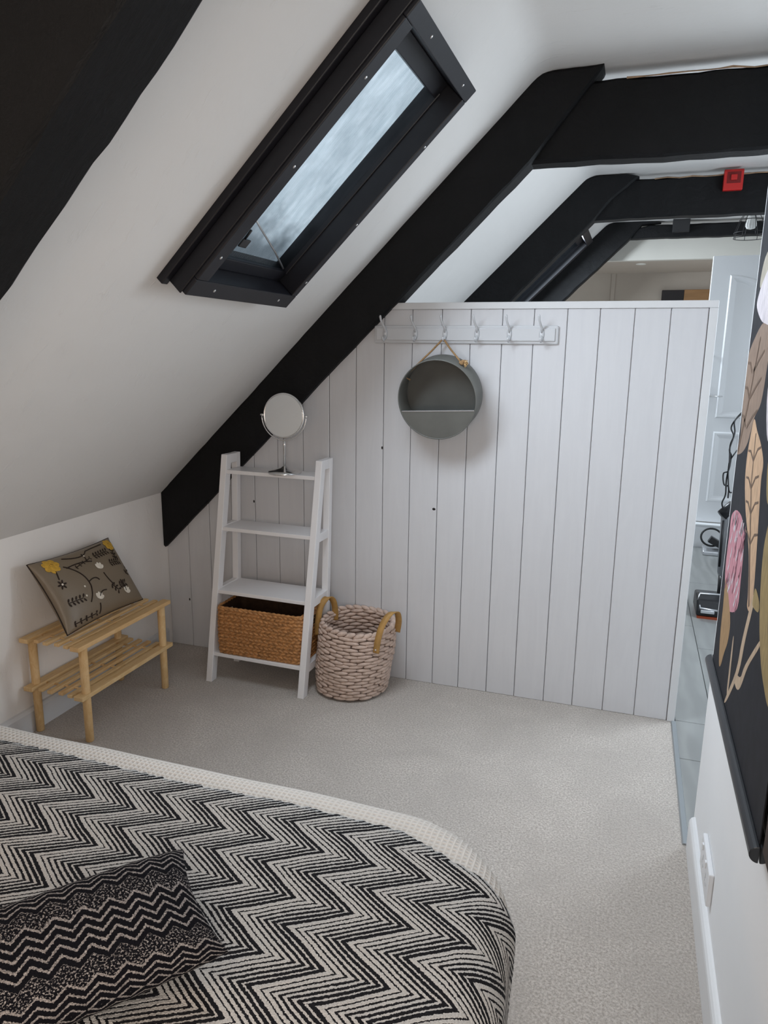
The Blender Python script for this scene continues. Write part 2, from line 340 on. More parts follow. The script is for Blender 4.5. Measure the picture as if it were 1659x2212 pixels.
# sloping ceiling turning into the flat one, with openings for the roof lights
SKY = [dict(a0=1.345, a1=2.161, y0=1.86, y1=2.395), dict(a0=1.30, a1=2.32, y0=5.62, y1=6.62)]
def ceiling():
    mb = MB(); ys = sorted(set([-1.6, 3.1, 5.0, 7.28] + [q for s in SKY for q in (s['y0'], s['y1'])] + [i * 0.35 - 1.6 for i in range(1, 25)]))
    ares = sorted(set([0.0, 0.35, 0.7, 1.05] + [q for s in SKY for q in (s['a0'], s['a1'])] + [1.6, 1.85]))
    def czy(y):
        for (ya, za), (yb, zb) in zip(CEIL_Y[:-1], CEIL_Y[1:]):
            if ya <= y <= yb: return za + (zb - za) * (y - ya) / (yb - ya)
        return CEIL_Y[-1][1]
    def prof(y):
        zf = czy(y); aj = (zf - 0.80) / SLOPE * NRM; pts = [roof(a, y) for a in ares]
        c = 0.055; J = roof(aj, y); p0 = roof(aj - c, y); p2 = J + Vector((c, 0, 0))
        for i in range(6):
            t = i / 5; pts.append(p0 * (1 - t) ** 2 + J * 2 * t * (1 - t) + p2 * t * t)
        pts += [Vector((0.5, y, zf)), Vector((1.6, y, zf))]; return pts
    rows = [prof(y) for y in ys]; n = len(rows[0]); vs = [p for r in rows for p in r]; fs = []
    for i in range(len(ys) - 1):
        for j in range(n - 1):
            ym = (ys[i] + ys[i + 1]) / 2
            if j < len(ares) - 1:
                am = (ares[j] + ares[j + 1]) / 2
                if any(s['y0'] < ym < s['y1'] and s['a0'] < am < s['a1'] for s in SKY): continue
            fs.append((i * n + j, i * n + j + 1, (i + 1) * n + j + 1, (i + 1) * n + j))
    return mb.add(vs, fs)
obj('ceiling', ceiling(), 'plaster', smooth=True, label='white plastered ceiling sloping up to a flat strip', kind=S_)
# right wall with the doorless opening beyond it
obj('wall_right', MB().box(0.285, 0.40, -1.6, 2.22, 0.0, 2.53), 'plaster_smooth', label='smooth white wall on the right carrying the botanical poster', kind=S_)
obj('baseboard_right', MB().prism_y([(0.285, 0), (0.268, 0), (0.268, 0.095), (0.2695, 0.104), (0.274, 0.112), (0.280, 0.116), (0.285, 0.117)], -1.6, 2.185), 'white_gloss', smooth=False, label='glossy white skirting board with rounded top on the right wall', kind=S_)
obj('wall_back', MB().box(-2.3, 0.4, -1.72, -1.6, 0, 2.6), 'plaster_smooth', label='white wall behind the bed', kind=S_)
obj('wall_hall', MB().box(1.5, 1.62, 2.1, 8.6, 0, 2.65), 'plaster_smooth', label='white outer wall of the hall', kind=S_)
obj('wall_hall_return', MB().box(0.40, 1.5, 2.10, 2.22, 0, 2.53), 'plaster_smooth', label='white return wall of the hall', kind=S_)
obj('wall_bulkhead', MB().box(-2.3, 1.5, 7.28, 7.36, 2.32, 2.66), 'plaster_cream', label='cream bulkhead wall above the far low ceiling', kind=S_)
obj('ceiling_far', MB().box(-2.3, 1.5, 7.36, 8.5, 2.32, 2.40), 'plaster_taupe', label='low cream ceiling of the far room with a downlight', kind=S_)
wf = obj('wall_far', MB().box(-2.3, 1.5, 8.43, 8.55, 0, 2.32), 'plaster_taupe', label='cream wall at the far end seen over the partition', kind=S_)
obj('batten', MB().box(-0.315, -0.275, 8.418, 8.43, 0.2, 2.32), 'plaster_taupe', wf, bevel=0.002)
obj('wall_far_side', MB().box(-2.3, -2.17, 7.28, 8.5, 0, 2.32), 'plaster_cream', label='side wall of the far room', kind=S_)
st = obj('floor_landing', MB().box(-2.3, 1.5, 6.15, 8.5, -0.02, 0.188), 'white_gloss', label='raised white landing at the end of the hall', kind=S_)
obj('riser', MB().box(0.27, 1.5, 6.13, 6.15, 0.0, 0.178), 'white_gloss', st); obj('nosing', MB().box(0.27, 1.5, 6.112, 6.16, 0.178, 0.192), 'white_gloss', st, bevel=0.003)

# ---- matchboard partition: every board is its own piece
def rafter_line(x): return 0.523 + SLOPE * (x + 2.17) - 0.0      # underside of the truss rafter in front of it
JX = [-2.17, -2.045, -1.922, -1.797, -1.667, -1.542, -1.412, -1.282, -1.154, -1.026, -0.901, -0.774, -0.653, -0.523, -0.397, -0.268, -0.145, -0.018, 0.111, 0.241]
pt = empty('wall_partition', (-0.95, YP, 0), 'white painted matchboard partition across the end of the bedroom', kind=S_)
obj('core', MB().prism_y([(-2.165, 0.0), (0.258, 0.0), (0.258, 1.66), (-0.94, 1.66), (-2.165, 0.60)], YP + 0.017, YP + 0.07), 'trim_paint', pt)
boards = []
for a, b in zip(JX[:-1], JX[1:]):
    g = 0.0011; za = min(1.668, rafter_line(a) + 0.06); zb = min(1.668, rafter_line(b) + 0.06)
    poly = [(a + g, 0.0), (b - g, 0.0), (b - g, zb)]
    if za < 1.668 < rafter_line(b) + 0.06: poly.append((-2.17 + (1.608 - 0.523) / SLOPE, 1.668))
    poly.append((a + g, za))
    boards.append(obj('board', MB().prism_y(poly, YP + random.uniform(-0.0008, 0.0008), YP + 0.018), 'board_paint', pt, bevel=0.0022, seg=1))
obj('top_rail', MB().box(-1.02, 0.272, YP - 0.006, YP + 0.075, 1.668, 1.695), 'trim_paint', pt, bevel=0.002)
obj('end_stile', MB().box(0.2425, 0.2725, YP - 0.005, YP + 0.075, 0.0, 1.668), 'trim_paint', pt, bevel=0.002)
for (x, z, i) in ((-0.787, 0.823, 10), (-1.672, 0.789, 3), (-2.055, 0.25, 0), (-1.03, 1.08, 8)):
    obj('knot', MB().ball((x, YP - 0.0005, z), 0.008 if i == 10 else 0.004, 0.002, 0.006 if i == 10 else 0.007), 'chalk_dark', boards[i] if boards[i] else pt, smooth=True)

# ---- roof trusses of black painted oak
def wob(seed):
    ph = [random.Random(seed * 31 + i).uniform(0, 6.28) for i in range(4)]
    return lambda t: 0.5 * math.sin(3.1 * t + ph[0]) + 0.3 * math.sin(7.7 * t + ph[1]) + 0.25 * math.sin(17 * t + ph[2]) + 0.18 * math.sin(37 * t + ph[3])
def loft(stations, y0, y1, seed, amp=0.004, ch=0.010):
    # stations: (top (x,z), bottom (x,z)) resampled; chamfered worn arrises
    w = [wob(seed + i) for i in range(6)]; mb = MB(); ring = []
    pts = []
    for (t0, b0), (t1, b1) in zip(stations[:-1], stations[1:]):
        n = max(1, int(math.dist(b0, b1) / 0.045)); 
        for i in range(n):
            q = i / n; pts.append(((t0[0] + (t1[0] - t0[0]) * q, t0[1] + (t1[1] - t0[1]) * q), (b0[0] + (b1[0] - b0[0]) * q, b0[1] + (b1[1] - b0[1]) * q)))
    pts.append(stations[-1]); vs = []
    for k_, (t, b) in enumerate(pts):
        s = k_ * 0.05; d = Vector((t[0] - b[0], t[1] - b[1])); L = max(d.length, 1e-5); d /= L
        c = min(ch * (1 + 0.5 * w[4](s * 2)), L * 0.3)
        tb = (b[0] + d.x * amp * w[0](s), b[1] + d.y * amp * w[0](s)); tt = (t[0] + d.x * amp * w[1](s), t[1] + d.y * amp * w[1](s))
        ya, yb = y0 + amp * 0.7 * w[2](s), y1 + amp * 0.7 * w[3](s)
        up = lambda p, q: (p[0] + d.x * q, p[1] + d.y * q)
        r = [(*up(tb, c), ya), (*tb, ya + c), (*tb, yb - c), (*up(tb, c), yb), (*up(tt, -c), yb), (*tt, yb - c), (*tt, ya + c), (*up(tt, -c), ya)]
        vs += [(x, y, z) for x, z, y in r]
    m = len(pts); fs = [tuple(range(7, -1, -1)), tuple(range((m - 1) * 8, m * 8))]
    for i in range(m - 1):
        for j in range(8): fs.append((i * 8 + j, i * 8 + (j + 1) % 8, (i + 1) * 8 + (j + 1) % 8, (i + 1) * 8 + j))
    return mb.add(vs, fs)
def truss(y0, thick, seed, label, dz=0.0, tie=None, tie_y=None, depth=0.277, zc=2.515, xr=1.5):
    r = empty('roof_truss', (-2.17, y0, 0.52), label, 'beam', 'black roof trusses')
    xt = -2.17 + (zc - 0.80) / SLOPE
    bt = tie[0] if tie else 2.197
    xb = -2.17 + (bt - (0.80 - depth)) / SLOPE
    stn = [((-2.168, 0.81), (-2.168, 0.80 - depth)), ((xt - 0.02, zc - 0.004), (xb, bt)), ((xt + 0.045, zc + 0.004), (xb + 0.09, bt + 0.107)), ((xt + 0.215, zc + 0.004), (xb + 0.245, zc - 0.015))]
    obj('rafter', loft(stn, y0, y0 + thick, seed), 'black_timber', r)
    if tie:
        ty = y0 + 0.035
        obj('tie_beam', loft([((xb - 0.05, tie[1] - 0.05), (xb - 0.05, bt)), ((xb + 0.16, tie[1]), (xb + 0.16, bt)), ((xr, tie[1] + 0.005), (xr, bt + 0.01))], ty, ty + thick * 0.9, seed + 9, amp=0.005), 'black_timber', r)
        # sliver of raw plaster along the top of the beam
        xs = [xb + 0.33 + i * 0.07 for i in range(int((xr - xb - 0.4) / 0.07))]
        rg = random.Random(seed); n = len(xs)
        if seed < 12:
            zz = [tie[1] - 0.004 + rg.uniform(-0.004, 0.004) for _ in xs]
            mb = MB().add([(x, ty - 0.003, z) for x, z in zip(xs, zz)] + [(x, ty - 0.003, z + rg.uniform(0.002, 0.009)) for x, z in zip(xs, zz)] + [(x, ty + 0.02, z + 0.012) for x, z in zip(xs, zz)],
                          [(i, i + 1, n + i + 1, n + i) for i in range(n - 1)] + [(n + i, n + i + 1, 2 * n + i + 1, 2 * n + i) for i in range(n - 1)])
            obj('torn_edge', mb, 'beam_scar', r, label='torn pale strip along the beam top')
    return r
truss(0.935, 0.14, 1, 'black timber rafter nearest the camera at upper left')
truss(3.0, 0.115, 5, 'black roof truss directly above the white matchboard partition', tie=(2.202, 2.47))
truss(4.96, 0.13, 8, 'black roof truss in the far room carrying the red alarm', tie=(2.308, 2.53), zc=2.556, depth=0.30)
t3 = truss(6.98, 0.12, 14, 'farthest and smallest black roof truss beyond the second skylight', tie=(2.47, 2.575), zc=2.605, depth=0.31)
obj('packing_block', MB().box(0.20, 0.335, 6.93, 7.02, 2.50, 2.61), 'black_plastic', t3, bevel=0.004, label='grey block on the beam top')

# ---- roof lights
def skylight(name, label, a0, a1, y0, y1, fa0, fa1, fy0, fy1, deep=0.08, fillet=True, bead=True):
    c = roof((a0 + a1) / 2, (y0 + y1) / 2)
    R = Matrix((( A_.x, 0, N_.x), (A_.y, 1, N_.y), (A_.z, 0, N_.z))).to_4x4(); R.translation = c
    e = empty(name, (0, 0, 0), label, kind=S_); e.matrix_world = R
    ac, yc = (a0 + a1) / 2, (y0 + y1) / 2
    def lb(nm, A0, A1, Y0, Y1, n0, n1, mat, par=e, bev=0.003, **kw):
        me = MB().box(A0 - ac, A1 - ac, Y0 - yc, Y1 - yc, n0, n1)
        o = obj(nm, me, mat, par, bevel=bev, matrix=True, **kw); return o
    # a: slope axis. Frame boards standing proud of the plaster
    lb('frame_board', fa0, a0, fy0, fy1, -0.03, deep, 'black_paint'); lb('frame_board', a1, fa1, fy0, fy1, -0.03, deep, 'black_paint')
    lb('frame_board', a0, a1, fy0, y0, -0.03, deep, 'black_paint'); lb('frame_board', a0, a1, y1, fy1, -0.03, deep, 'black_paint')
    if fillet:
        lb('fillet', fa0 - 0.02, fa1 + 0.02, fy0 - 0.028, fy0, -0.01, 0.022, 'black_paint')
        lb('fillet', fa0 - 0.006, fa1 + 0.006, fy0 - 0.005, fy0, 0.022, deep - 0.012, 'black_paint')
    # sash behind
    s = 0.034
    lb('sash_rail', a0, a0 + s + 0.008, y0, y1, -0.04, 0.012, 'black_paint'); lb('sash_rail', a1 - s - 0.022, a1, y0, y1, -0.04, 0.012, 'black_paint')
    lb('sash_rail', a0 + s, a1 - s, y0, y0 + 0.008, -0.04, 0.016, 'black_paint'); lb('sash_rail', a0 + s, a1 - s, y1 - 0.006, y1, -0.04, 0.016, 'black_paint')
    pn = lb('pane', a0 + 0.01, a1 - 0.01, y0 + 0.004, y1 - 0.004, -0.004, 0.0, 'glass', bev=0)
    if bead:
        # putty line across the foot of the pane and the old stay plate
        p0 = Vector((a0 + 0.045 - ac, y1 - 0.018 - yc, 0.001)); p1 = Vector((a0 + 0.21 - ac, y0 + 0.07 - yc, 0.001))
        obj('putty_bead', MB().tube([p0, p0.lerp(p1, .3) + Vector((.004, 0, 0)), p0.lerp(p1, .7), p1], 0.0032, 6, flat=0.7), 'screw_metal', pn, matrix=True, smooth=True)
        obj('stay_plate', MB().box(a0 + 0.085 - ac, a0 + 0.115 - ac, y0 + 0.155 - yc, y0 + 0.20 - yc, 0.0002, 0.006), 'black_plastic', pn, matrix=True, bevel=0.004)
        obj('stay_pin', MB().tube([(a0 + 0.115 - ac, y0 + 0.16 - yc, 0.004), (a0 + 0.15 - ac, y0 + 0.15 - yc, 0.008)], 0.004, 6), 'black_plastic', pn, matrix=True, smooth=True)
        for A, Y in ((fa0 + 0.028, fy0 + 0.12), (fa0 + 0.028, fy1 - 0.10), (fa0 + 0.14, fy0 + 0.028), (fa0 + 0.45, fy0 + 0.028), (fa0 + 0.72, fy0 + 0.028),
                     (fa1 - 0.024, fy0 + 0.16), (fa1 - 0.024, fy1 - 0.11), (fa0 + 0.12, fy1 - 0.016), (fa0 + 0.38, fy1 - 0.016), (fa0 + 0.70, fy1 - 0.016)):
            sc = MB().lathe([(0.0, 0.0022), (0.0042, 0.0015), (0.0055, 0.0)], 10); sc.v = [(x + A - ac, y + Y - yc, z + deep) for x, y, z in sc.v]
            obj('screw', sc, 'screw_metal', e, matrix=True, smooth=True)
    return e
skylight('window_1', 'black framed roof light with cloudy glass in the near sloping ceiling', SKY[0]['a0'], SKY[0]['a1'], 1.86, 2.395, 1.289, 2.208, 1.803, 2.430)
skylight('window_2', 'black framed roof light glimpsed between the two far trusses', SKY[1]['a0'], SKY[1]['a1'], 5.62, 6.62, 1.24, 2.38, 5.55, 6.70, deep=0.06, fillet=False, bead=False)

# ================================================================== FURNITURE
# ---- white ladder shelf
SH = Matrix.Translation((-1.512, 2.69, 0)) @ Matrix(((1, 0, 0.025, 0), (0, 1, 0, 0), (0, 0, 1, 0), (0, 0, 0, 1))) @ Matrix.Rotation(math.radians(-1.5), 4, 'Z')
lu = empty('ladder_shelf', (-1.508, 2.69, 0), 'white wooden four tier ladder shelf against the matchboard partition', 'shelf unit')
LT, LW, LD, YTOP = 1.035, 0.234, 0.268, 0.155      # height, half width, depth at floor, front leg setback at the top
def fy(z): return YTOP * z / LT
for s in (-1, 1):
    xa, xb = s * LW - 0.015, s * LW + 0.015
    obj('front_leg', MB().add([(xa, fy(0), 0), (xb, fy(0), 0), (xb, fy(0) + 0.042, 0), (xa, fy(0) + 0.042, 0), (xa, fy(LT), LT), (xb, fy(LT), LT), (xb, fy(LT) + 0.042, LT), (xa, fy(LT) + 0.042, LT)],
        [(0, 3, 2, 1), (4, 5, 6, 7), (0, 1, 5, 4), (1, 2, 6, 5), (2, 3, 7, 6), (3, 0, 4, 7)]).xf(SH), 'white_shelf', lu, bevel=0.002)
    obj('back_leg', MB().box(xa, xb, LD - 0.03, LD, 0, LT).xf(SH), 'white_shelf', lu, bevel=0.002)
    obj('top_cap', MB().box(xa + 0.0005, xb - 0.0005, fy(LT) + 0.036, LD - 0.029, LT - 0.042, LT - 0.0006).xf(SH), 'white_shelf', lu, bevel=0.002)
    for z in (0.69, 0.405, 0.115):
        obj('side_rail', MB().box(xa + 0.002, xb - 0.002, fy(z) + 0.02, LD - 0.01, z - 0.012, z + 0.026).xf(SH), 'white_shelf', lu, bevel=0.0015)
for z in (0.967, 0.711, 0.426, 0.138):
    yy = fy(z) + 0.004
    obj('shelf', MB().box(-LW + 0.010, LW - 0.010, yy, LD - 0.005, z - 0.017, z).xf(SH), 'white_shelf', lu, bevel=0.002)

# ---- wicker storage basket on the lowest shelf
def wicker_basket():
    o = (-1.496, 2.835, 0.138); e = empty('wicker_basket', o, 'brown woven water hyacinth basket on the lowest tier of the white shelf', 'basket')
    hx, hy, H, rc = 0.208, 0.112, 0.222, 0.026
    def rr(s, grow):             # rounded rectangle perimeter, s in 0..1
        X, Y, r = hx + grow, hy + grow, rc + grow
        segs = [(2 * (Y - r)), math.pi / 2 * r, 2 * (X - r), math.pi / 2 * r] * 2; P = sum(segs); d = s * P
        cx = [(X, -(Y - r), 0, 1), None, (X - r, Y, -1, 0), None, (-X, Y - r, 0, -1), None, (-(X - r), -Y, 1, 0), None]
        cc = [(X - r, Y - r, 0), (-(X - r), Y - r, 90), (-(X - r), -(Y - r), 180), (X - r, -(Y - r), 270)]
        for i, L in enumerate(segs):
            if d <= L or i == 7:
                if i % 2 == 0: x, y, ux, uy = cx[i]; return Vector((x + ux * d, y + uy * d, 0))
                x, y, a = cc[i // 2]; t = math.radians(a) + min(d, L) / r; return Vector((x + r * math.cos(t), y + r * math.sin(t), 0))
            d -= L
    rows, stit = 14, 52
    def h(s, v):
        q = v * rows; row = int(min(q, rows - 1e-6)); fr = q - row
        ph = (s * stit + (0.5 if row % 2 else 0.0) + (fr - 0.5) * (0.7 if row % 2 else -0.7)) % 1.0
        return 0.0105 * (math.sin(math.pi * fr) ** 0.6) * (0.12 + 0.88 * math.sin(math.pi * ph) ** 0.7)
    NU, NV = 52 * 10, 14 * 7
    base = [rr(i / NU, 0) for i in range(NU)]; nrm = [(rr(i / NU, 0.01) - rr(i / NU, 0)).normalized() for i in range(NU)]
    def fn(u, v):
        i = int(round(u * NU)) % NU; z = v * H; bul = 0.004 * math.sin(math.pi * v)
        dip = -0.012 * (abs(base[i].x) / hx < 0.8) * math.sin(3.0 * base[i].x / hx) * 0.25 * v
        return Vector(o) + base[i] + nrm[i] * (h(u, v) + bul - 0.002) + Vector((0, 0, z + dip))
    w = MB().grid(fn, NU, NV, closeu=True); obj('woven_side', w, 'wicker', e, smooth=True, kind='stuff')
    obj('inner_wall', MB().grid(lambda u, v: Vector(o) + base[int(round(u * NU)) % NU] * 1.0 - nrm[int(round(u * NU)) % NU] * 0.007 + Vector((0, 0, 0.006 + v * (H - 0.008))), NU // 4 * 4, 2, closeu=True), 'wicker_dark', e, smooth=True)
    obj('base', MB().box(o[0] - hx + .01, o[0] + hx - .01, o[1] - hy + .01, o[1] + hy - .01, o[2] + 0.0005, o[2] + 0.007), 'wicker_dark', e)
    rim = []
    for i in range(0, NU, 3): rim.append(Vector(o) + base[i] - nrm[i] * 0.002 + Vector((0, 0, H - 0.001)))
    rm = MB().tube(rim, [0.0062 + 0.0016 * math.sin(i * 1.9) for i in range(len(rim))], 8, closed=True); obj('rim', rm, 'wicker', e, smooth=True)
    obj('liner_corner', MB().add([(o[0] - 0.185, o[1] - 0.078, o[2] + 0.15), (o[0] - 0.125, o[1] - 0.097, o[2] + 0.13), (o[0] - 0.14, o[1] - 0.094, o[2] + 0.224), (o[0] - 0.180, o[1] - 0.085, o[2] + 0.205),
                                  (o[0] - 0.185, o[1] - 0.075, o[2] + 0.15), (o[0] - 0.125, o[1] - 0.093, o[2] + 0.13), (o[0] - 0.14, o[1] - 0.090, o[2] + 0.224), (o[0] - 0.180, o[1] - 0.081, o[2] + 0.205)],
        [(0, 1, 2, 3), (7, 6, 5, 4), (0, 4, 5, 1), (1, 5, 6, 2), (2, 6, 7, 3), (3, 7, 4, 0)]), 'liner', e, label='pale fabric lining corner')
    obj('handle_slot', MB().box(o[0] + hx + 0.001, o[0] + hx + 0.0085, o[1] - 0.04, o[1] + 0.04, o[2] + 0.155, o[2] + 0.19), 'wicker_dark', e, bevel=0.002)
wicker_basket()

# ---- chrome vanity mirror on the top tier
def vanity_mirror():
    o = Vector((-1.425, 2.868, 0.967)); e = empty('vanity_mirror', o, 'round chrome pedestal mirror on the top tier of the white shelf', 'mirror')
    obj('base', MB().lathe([(0.0, 0.0), (0.073, 0.0), (0.074, 0.004), (0.071, 0.009), (0.05, 0.016), (0.018, 0.023), (0.010, 0.030), (0.0, 0.031)], 40, o), 'chrome', e, smooth=True)
    obj('stem', MB().lathe([(0.0055, 0.028), (0.0055, 0.12), (0.0075, 0.125), (0.0055, 0.13), (0.0045, 0.155)], 14, o), 'chrome', e, smooth=True)
    zc = 0.2515; tilt = Matrix.Translation(o + Vector((0, 0, zc))) @ Matrix.Rotation(math.radians(90 - 3), 4, 'X')
    yk = [(0.106 * math.cos(t), 0.106 * math.sin(t), 0.0) for t in [math.radians(180 + i * 180 / 24) for i in range(25)]]
    obj('yoke', MB().tube(yk, 0.003, 8).xf(tilt), 'chrome', e, smooth=True)
    for s in (-1, 1): obj('pivot', MB().tube([(s * 0.095, 0, 0), (s * 0.112, 0, 0)], 0.005, 10).xf(tilt), 'chrome', e, smooth=True)
    pr = [(0.0, -0.007), (0.088, -0.007), (0.096, -0.004), (0.0985, 0.0), (0.0965, 0.005), (0.092, 0.0065), (0.0905, 0.004), (0.0, 0.004)]
    hd = obj('rim', MB().lathe(pr, 56).xf(tilt), 'chrome', e, smooth=True)
    obj('glass', MB().lathe([(0.0, 0.0056), (0.0905, 0.0056), (0.0905, 0.0042)], 56).xf(tilt), 'mirror_glass', e)
vanity_mirror()

# ---- chunky rope basket on the carpet
def rope_basket():
    o = Vector((-1.095, 2.868, 0.0)); e = empty('rope_basket', o, 'pinkish beige chunky rope basket with tan leather handles on the carpet', 'basket')
    H, rows, per = 0.318, 19, 16; rg = random.Random(3)
    def ctr(v): return Vector((o.x - 0.012 + 0.030 * v, o.y + 0.004 * v, 0))
    def rad(v, a): return (0.150 + 0.008 * math.sin(math.pi * v) + 0.010 * v) * (1 + 0.025 * math.sin(2 * a + 0.6) + 0.012 * math.sin(5 * a + 9 * v))
    mb = MB(); inn = MB()
    for r in range(rows):
        v = (r + 0.5) / rows; z = 0.009 + v * (H - 0.012)
        for kx in range(per):
            a = 2 * math.pi * (kx + (0.5 if r % 2 else 0)) / per + rg.uniform(-0.02, 0.02); rd = rad(v, a); lean = 0.012 * v * math.sin(a - 0.5)
            for side, tgt in ((0.0, mb), (-0.013, inn)):
                c = ctr(v) + Vector((math.cos(a) * (rd + side), math.sin(a) * (rd + side), z + lean + rg.uniform(-0.0015, 0.0015)))
                Rz = Matrix.Rotation(a, 3, 'Z') @ Matrix.Rotation(rg.uniform(-0.08, 0.08), 3, 'X')
                tgt.ball(c, 0.0088, rd * math.pi / per * 1.14, 0.0087, 10, 6, Rz)
    obj('rope_weave', mb, 'rope', e, smooth=True, kind='stuff'); obj('inner_weave', inn, 'rope', e, smooth=True, kind='stuff')
    core = MB()
    for i in range(40): pass
    core.grid(lambda u, v: ctr(v) + Vector((math.cos(2 * math.pi * u) * (rad(v, 2 * math.pi * u) - 0.006), math.sin(2 * math.pi * u) * (rad(v, 2 * math.pi * u) - 0.006), 0.004 + v * (H - 0.012))), 48, 12, closeu=True)
    obj('core', core, 'rope_core', e, smooth=True)
    obj('base', MB().lathe([(0.0, 0.003), (0.140, 0.003), (0.140, 0.012), (0.0, 0.012)], 40, ctr(0)), 'rope_core', e)
    rim = MB()
    for kx in range(26):
        a = 2 * math.pi * kx / 26; rd = rad(1, a) - 0.006
        c = ctr(1) + Vector((math.cos(a) * rd, math.sin(a) * rd, H + 0.003 + 0.010 * math.sin(a - 0.5) + 0.003 * math.sin(3 * a + 1)))
        rim.ball(c, 0.0125, rd * math.pi / 26 * 1.5, 0.0105, 10, 6, Matrix.Rotation(a, 3, 'Z') @ Matrix.Rotation(0.35, 3, 'X'))
    obj('braided_rim', rim, 'rope', e, smooth=True)
    def strap(path, wdir, wid=0.011, th=0.0018):
        mb = MB(); vs = []; W = Vector(wdir).normalized(); P = [Vector(p) for p in path]; fs = []
        # smooth the path
        Q = []
        for i in range(len(P) - 1):
            p0, p1, p2, p3 = P[max(i - 1, 0)], P[i], P[i + 1], P[min(i + 2, len(P) - 1)]
            for q in range(6):
                t = q / 6; Q.append(0.5 * ((2 * p1) + (p2 - p0) * t + (2 * p0 - 5 * p1 + 4 * p2 - p3) * t * t + (3 * p1 - p0 - 3 * p2 + p3) * t ** 3))
        Q.append(P[-1]); m = len(Q)
        for i in range(m):
            t = (Q[min(i + 1, m - 1)] - Q[max(i - 1, 0)]).normalized(); w = (W - t * W.dot(t)).normalized(); n = t.cross(w)
            vs += [Q[i] - w * wid - n * th, Q[i] + w * wid - n * th, Q[i] + w * wid + n * th, Q[i] - w * wid + n * th]
        fs = [(0, 3, 2, 1), ((m - 1) * 4, (m - 1) * 4 + 1, (m - 1) * 4 + 2, (m - 1) * 4 + 3)]
        for i in range(m - 1):
            for j in range(4): fs.append((i * 4 + j, i * 4 + (j + 1) % 4, (i + 1) * 4 + (j + 1) % 4, (i + 1) * 4 + j))
        return mb.add(vs, fs)
    # right loop: one end inside the front of the wall, the other outside further back
    obj('handle', strap([(-0.949, 2.745, 0.240), (-0.940, 2.748, 0.31), (-0.927, 2.765, 0.365), (-0.907, 2.80, 0.402), (-0.889, 2.84, 0.398), (-0.889, 2.87, 0.35), (-0.901, 2.888, 0.29)], (0.95, 0.05, 0.1), 0.0135), 'leather', e, smooth=True)
    obj('handle', strap([(-1.258, 2.835, 0.245), (-1.256, 2.835, 0.310), (-1.248, 2.845, 0.375), (-1.228, 2.87, 0.412), (-1.212, 2.90, 0.395), (-1.208, 2.92, 0.34), (-1.21, 2.925, 0.29)], (0.9, 0.35, 0.1), 0.0135), 'leather', e, smooth=True)
    for p in ((-0.950, 2.741, 0.255), (-0.897, 2.889, 0.305)): obj('rivet', MB().ball(p, 0.004, 0.004, 0.004), 'screw_metal', e, smooth=True)
rope_basket()

# ---- pine slatted bench used as a shoe rack
def shoe_rack():
    o = (-2.02, 2.33, 0); e = empty('shoe_rack', o, 'slatted pine two tier shoe rack against the low knee wall', 'shoe rack')
    X0, X1, Y0, Y1 = -2.135, -1.895, 2.085, 2.575
    for x in (X0, X1):
        for y in (Y0, Y1):
            lean = 0.0; obj('leg', MB().lathe([(0.0125, 0.0), (0.0155, 0.004), (0.0165, 0.39), (0.0, 0.39)], 16, (x, y, 0)), 'pine', e, smooth=True)
    for z in (0.405, 0.205):
        top = z > 0.3
        for x in (X0, X1): obj('rail', MB().box(x - 0.021, x + 0.021, Y0 - 0.045, Y1 + 0.045, z - 0.018, z), 'pine', e, bevel=0.003)
        for i in range(4):
            x = X0 + (X1 - X0) * (i + 1) / 5; obj('slat', MB().box(x - 0.011, x + 0.011, Y0 - 0.03 - 0.006 * (i % 2), Y1 + 0.032, z - 0.016, z - 0.003), 'pine', e, bevel=0.002)
        for y in (Y0 + 0.035, (Y0 + Y1) / 2, Y1 - 0.035): obj('dowel', MB().tube([(X0 - 0.015, y, z - 0.010), (X1 + 0.015, y, z - 0.010)], 0.0042, 8), 'pine', e, smooth=True)
shoe_rack()

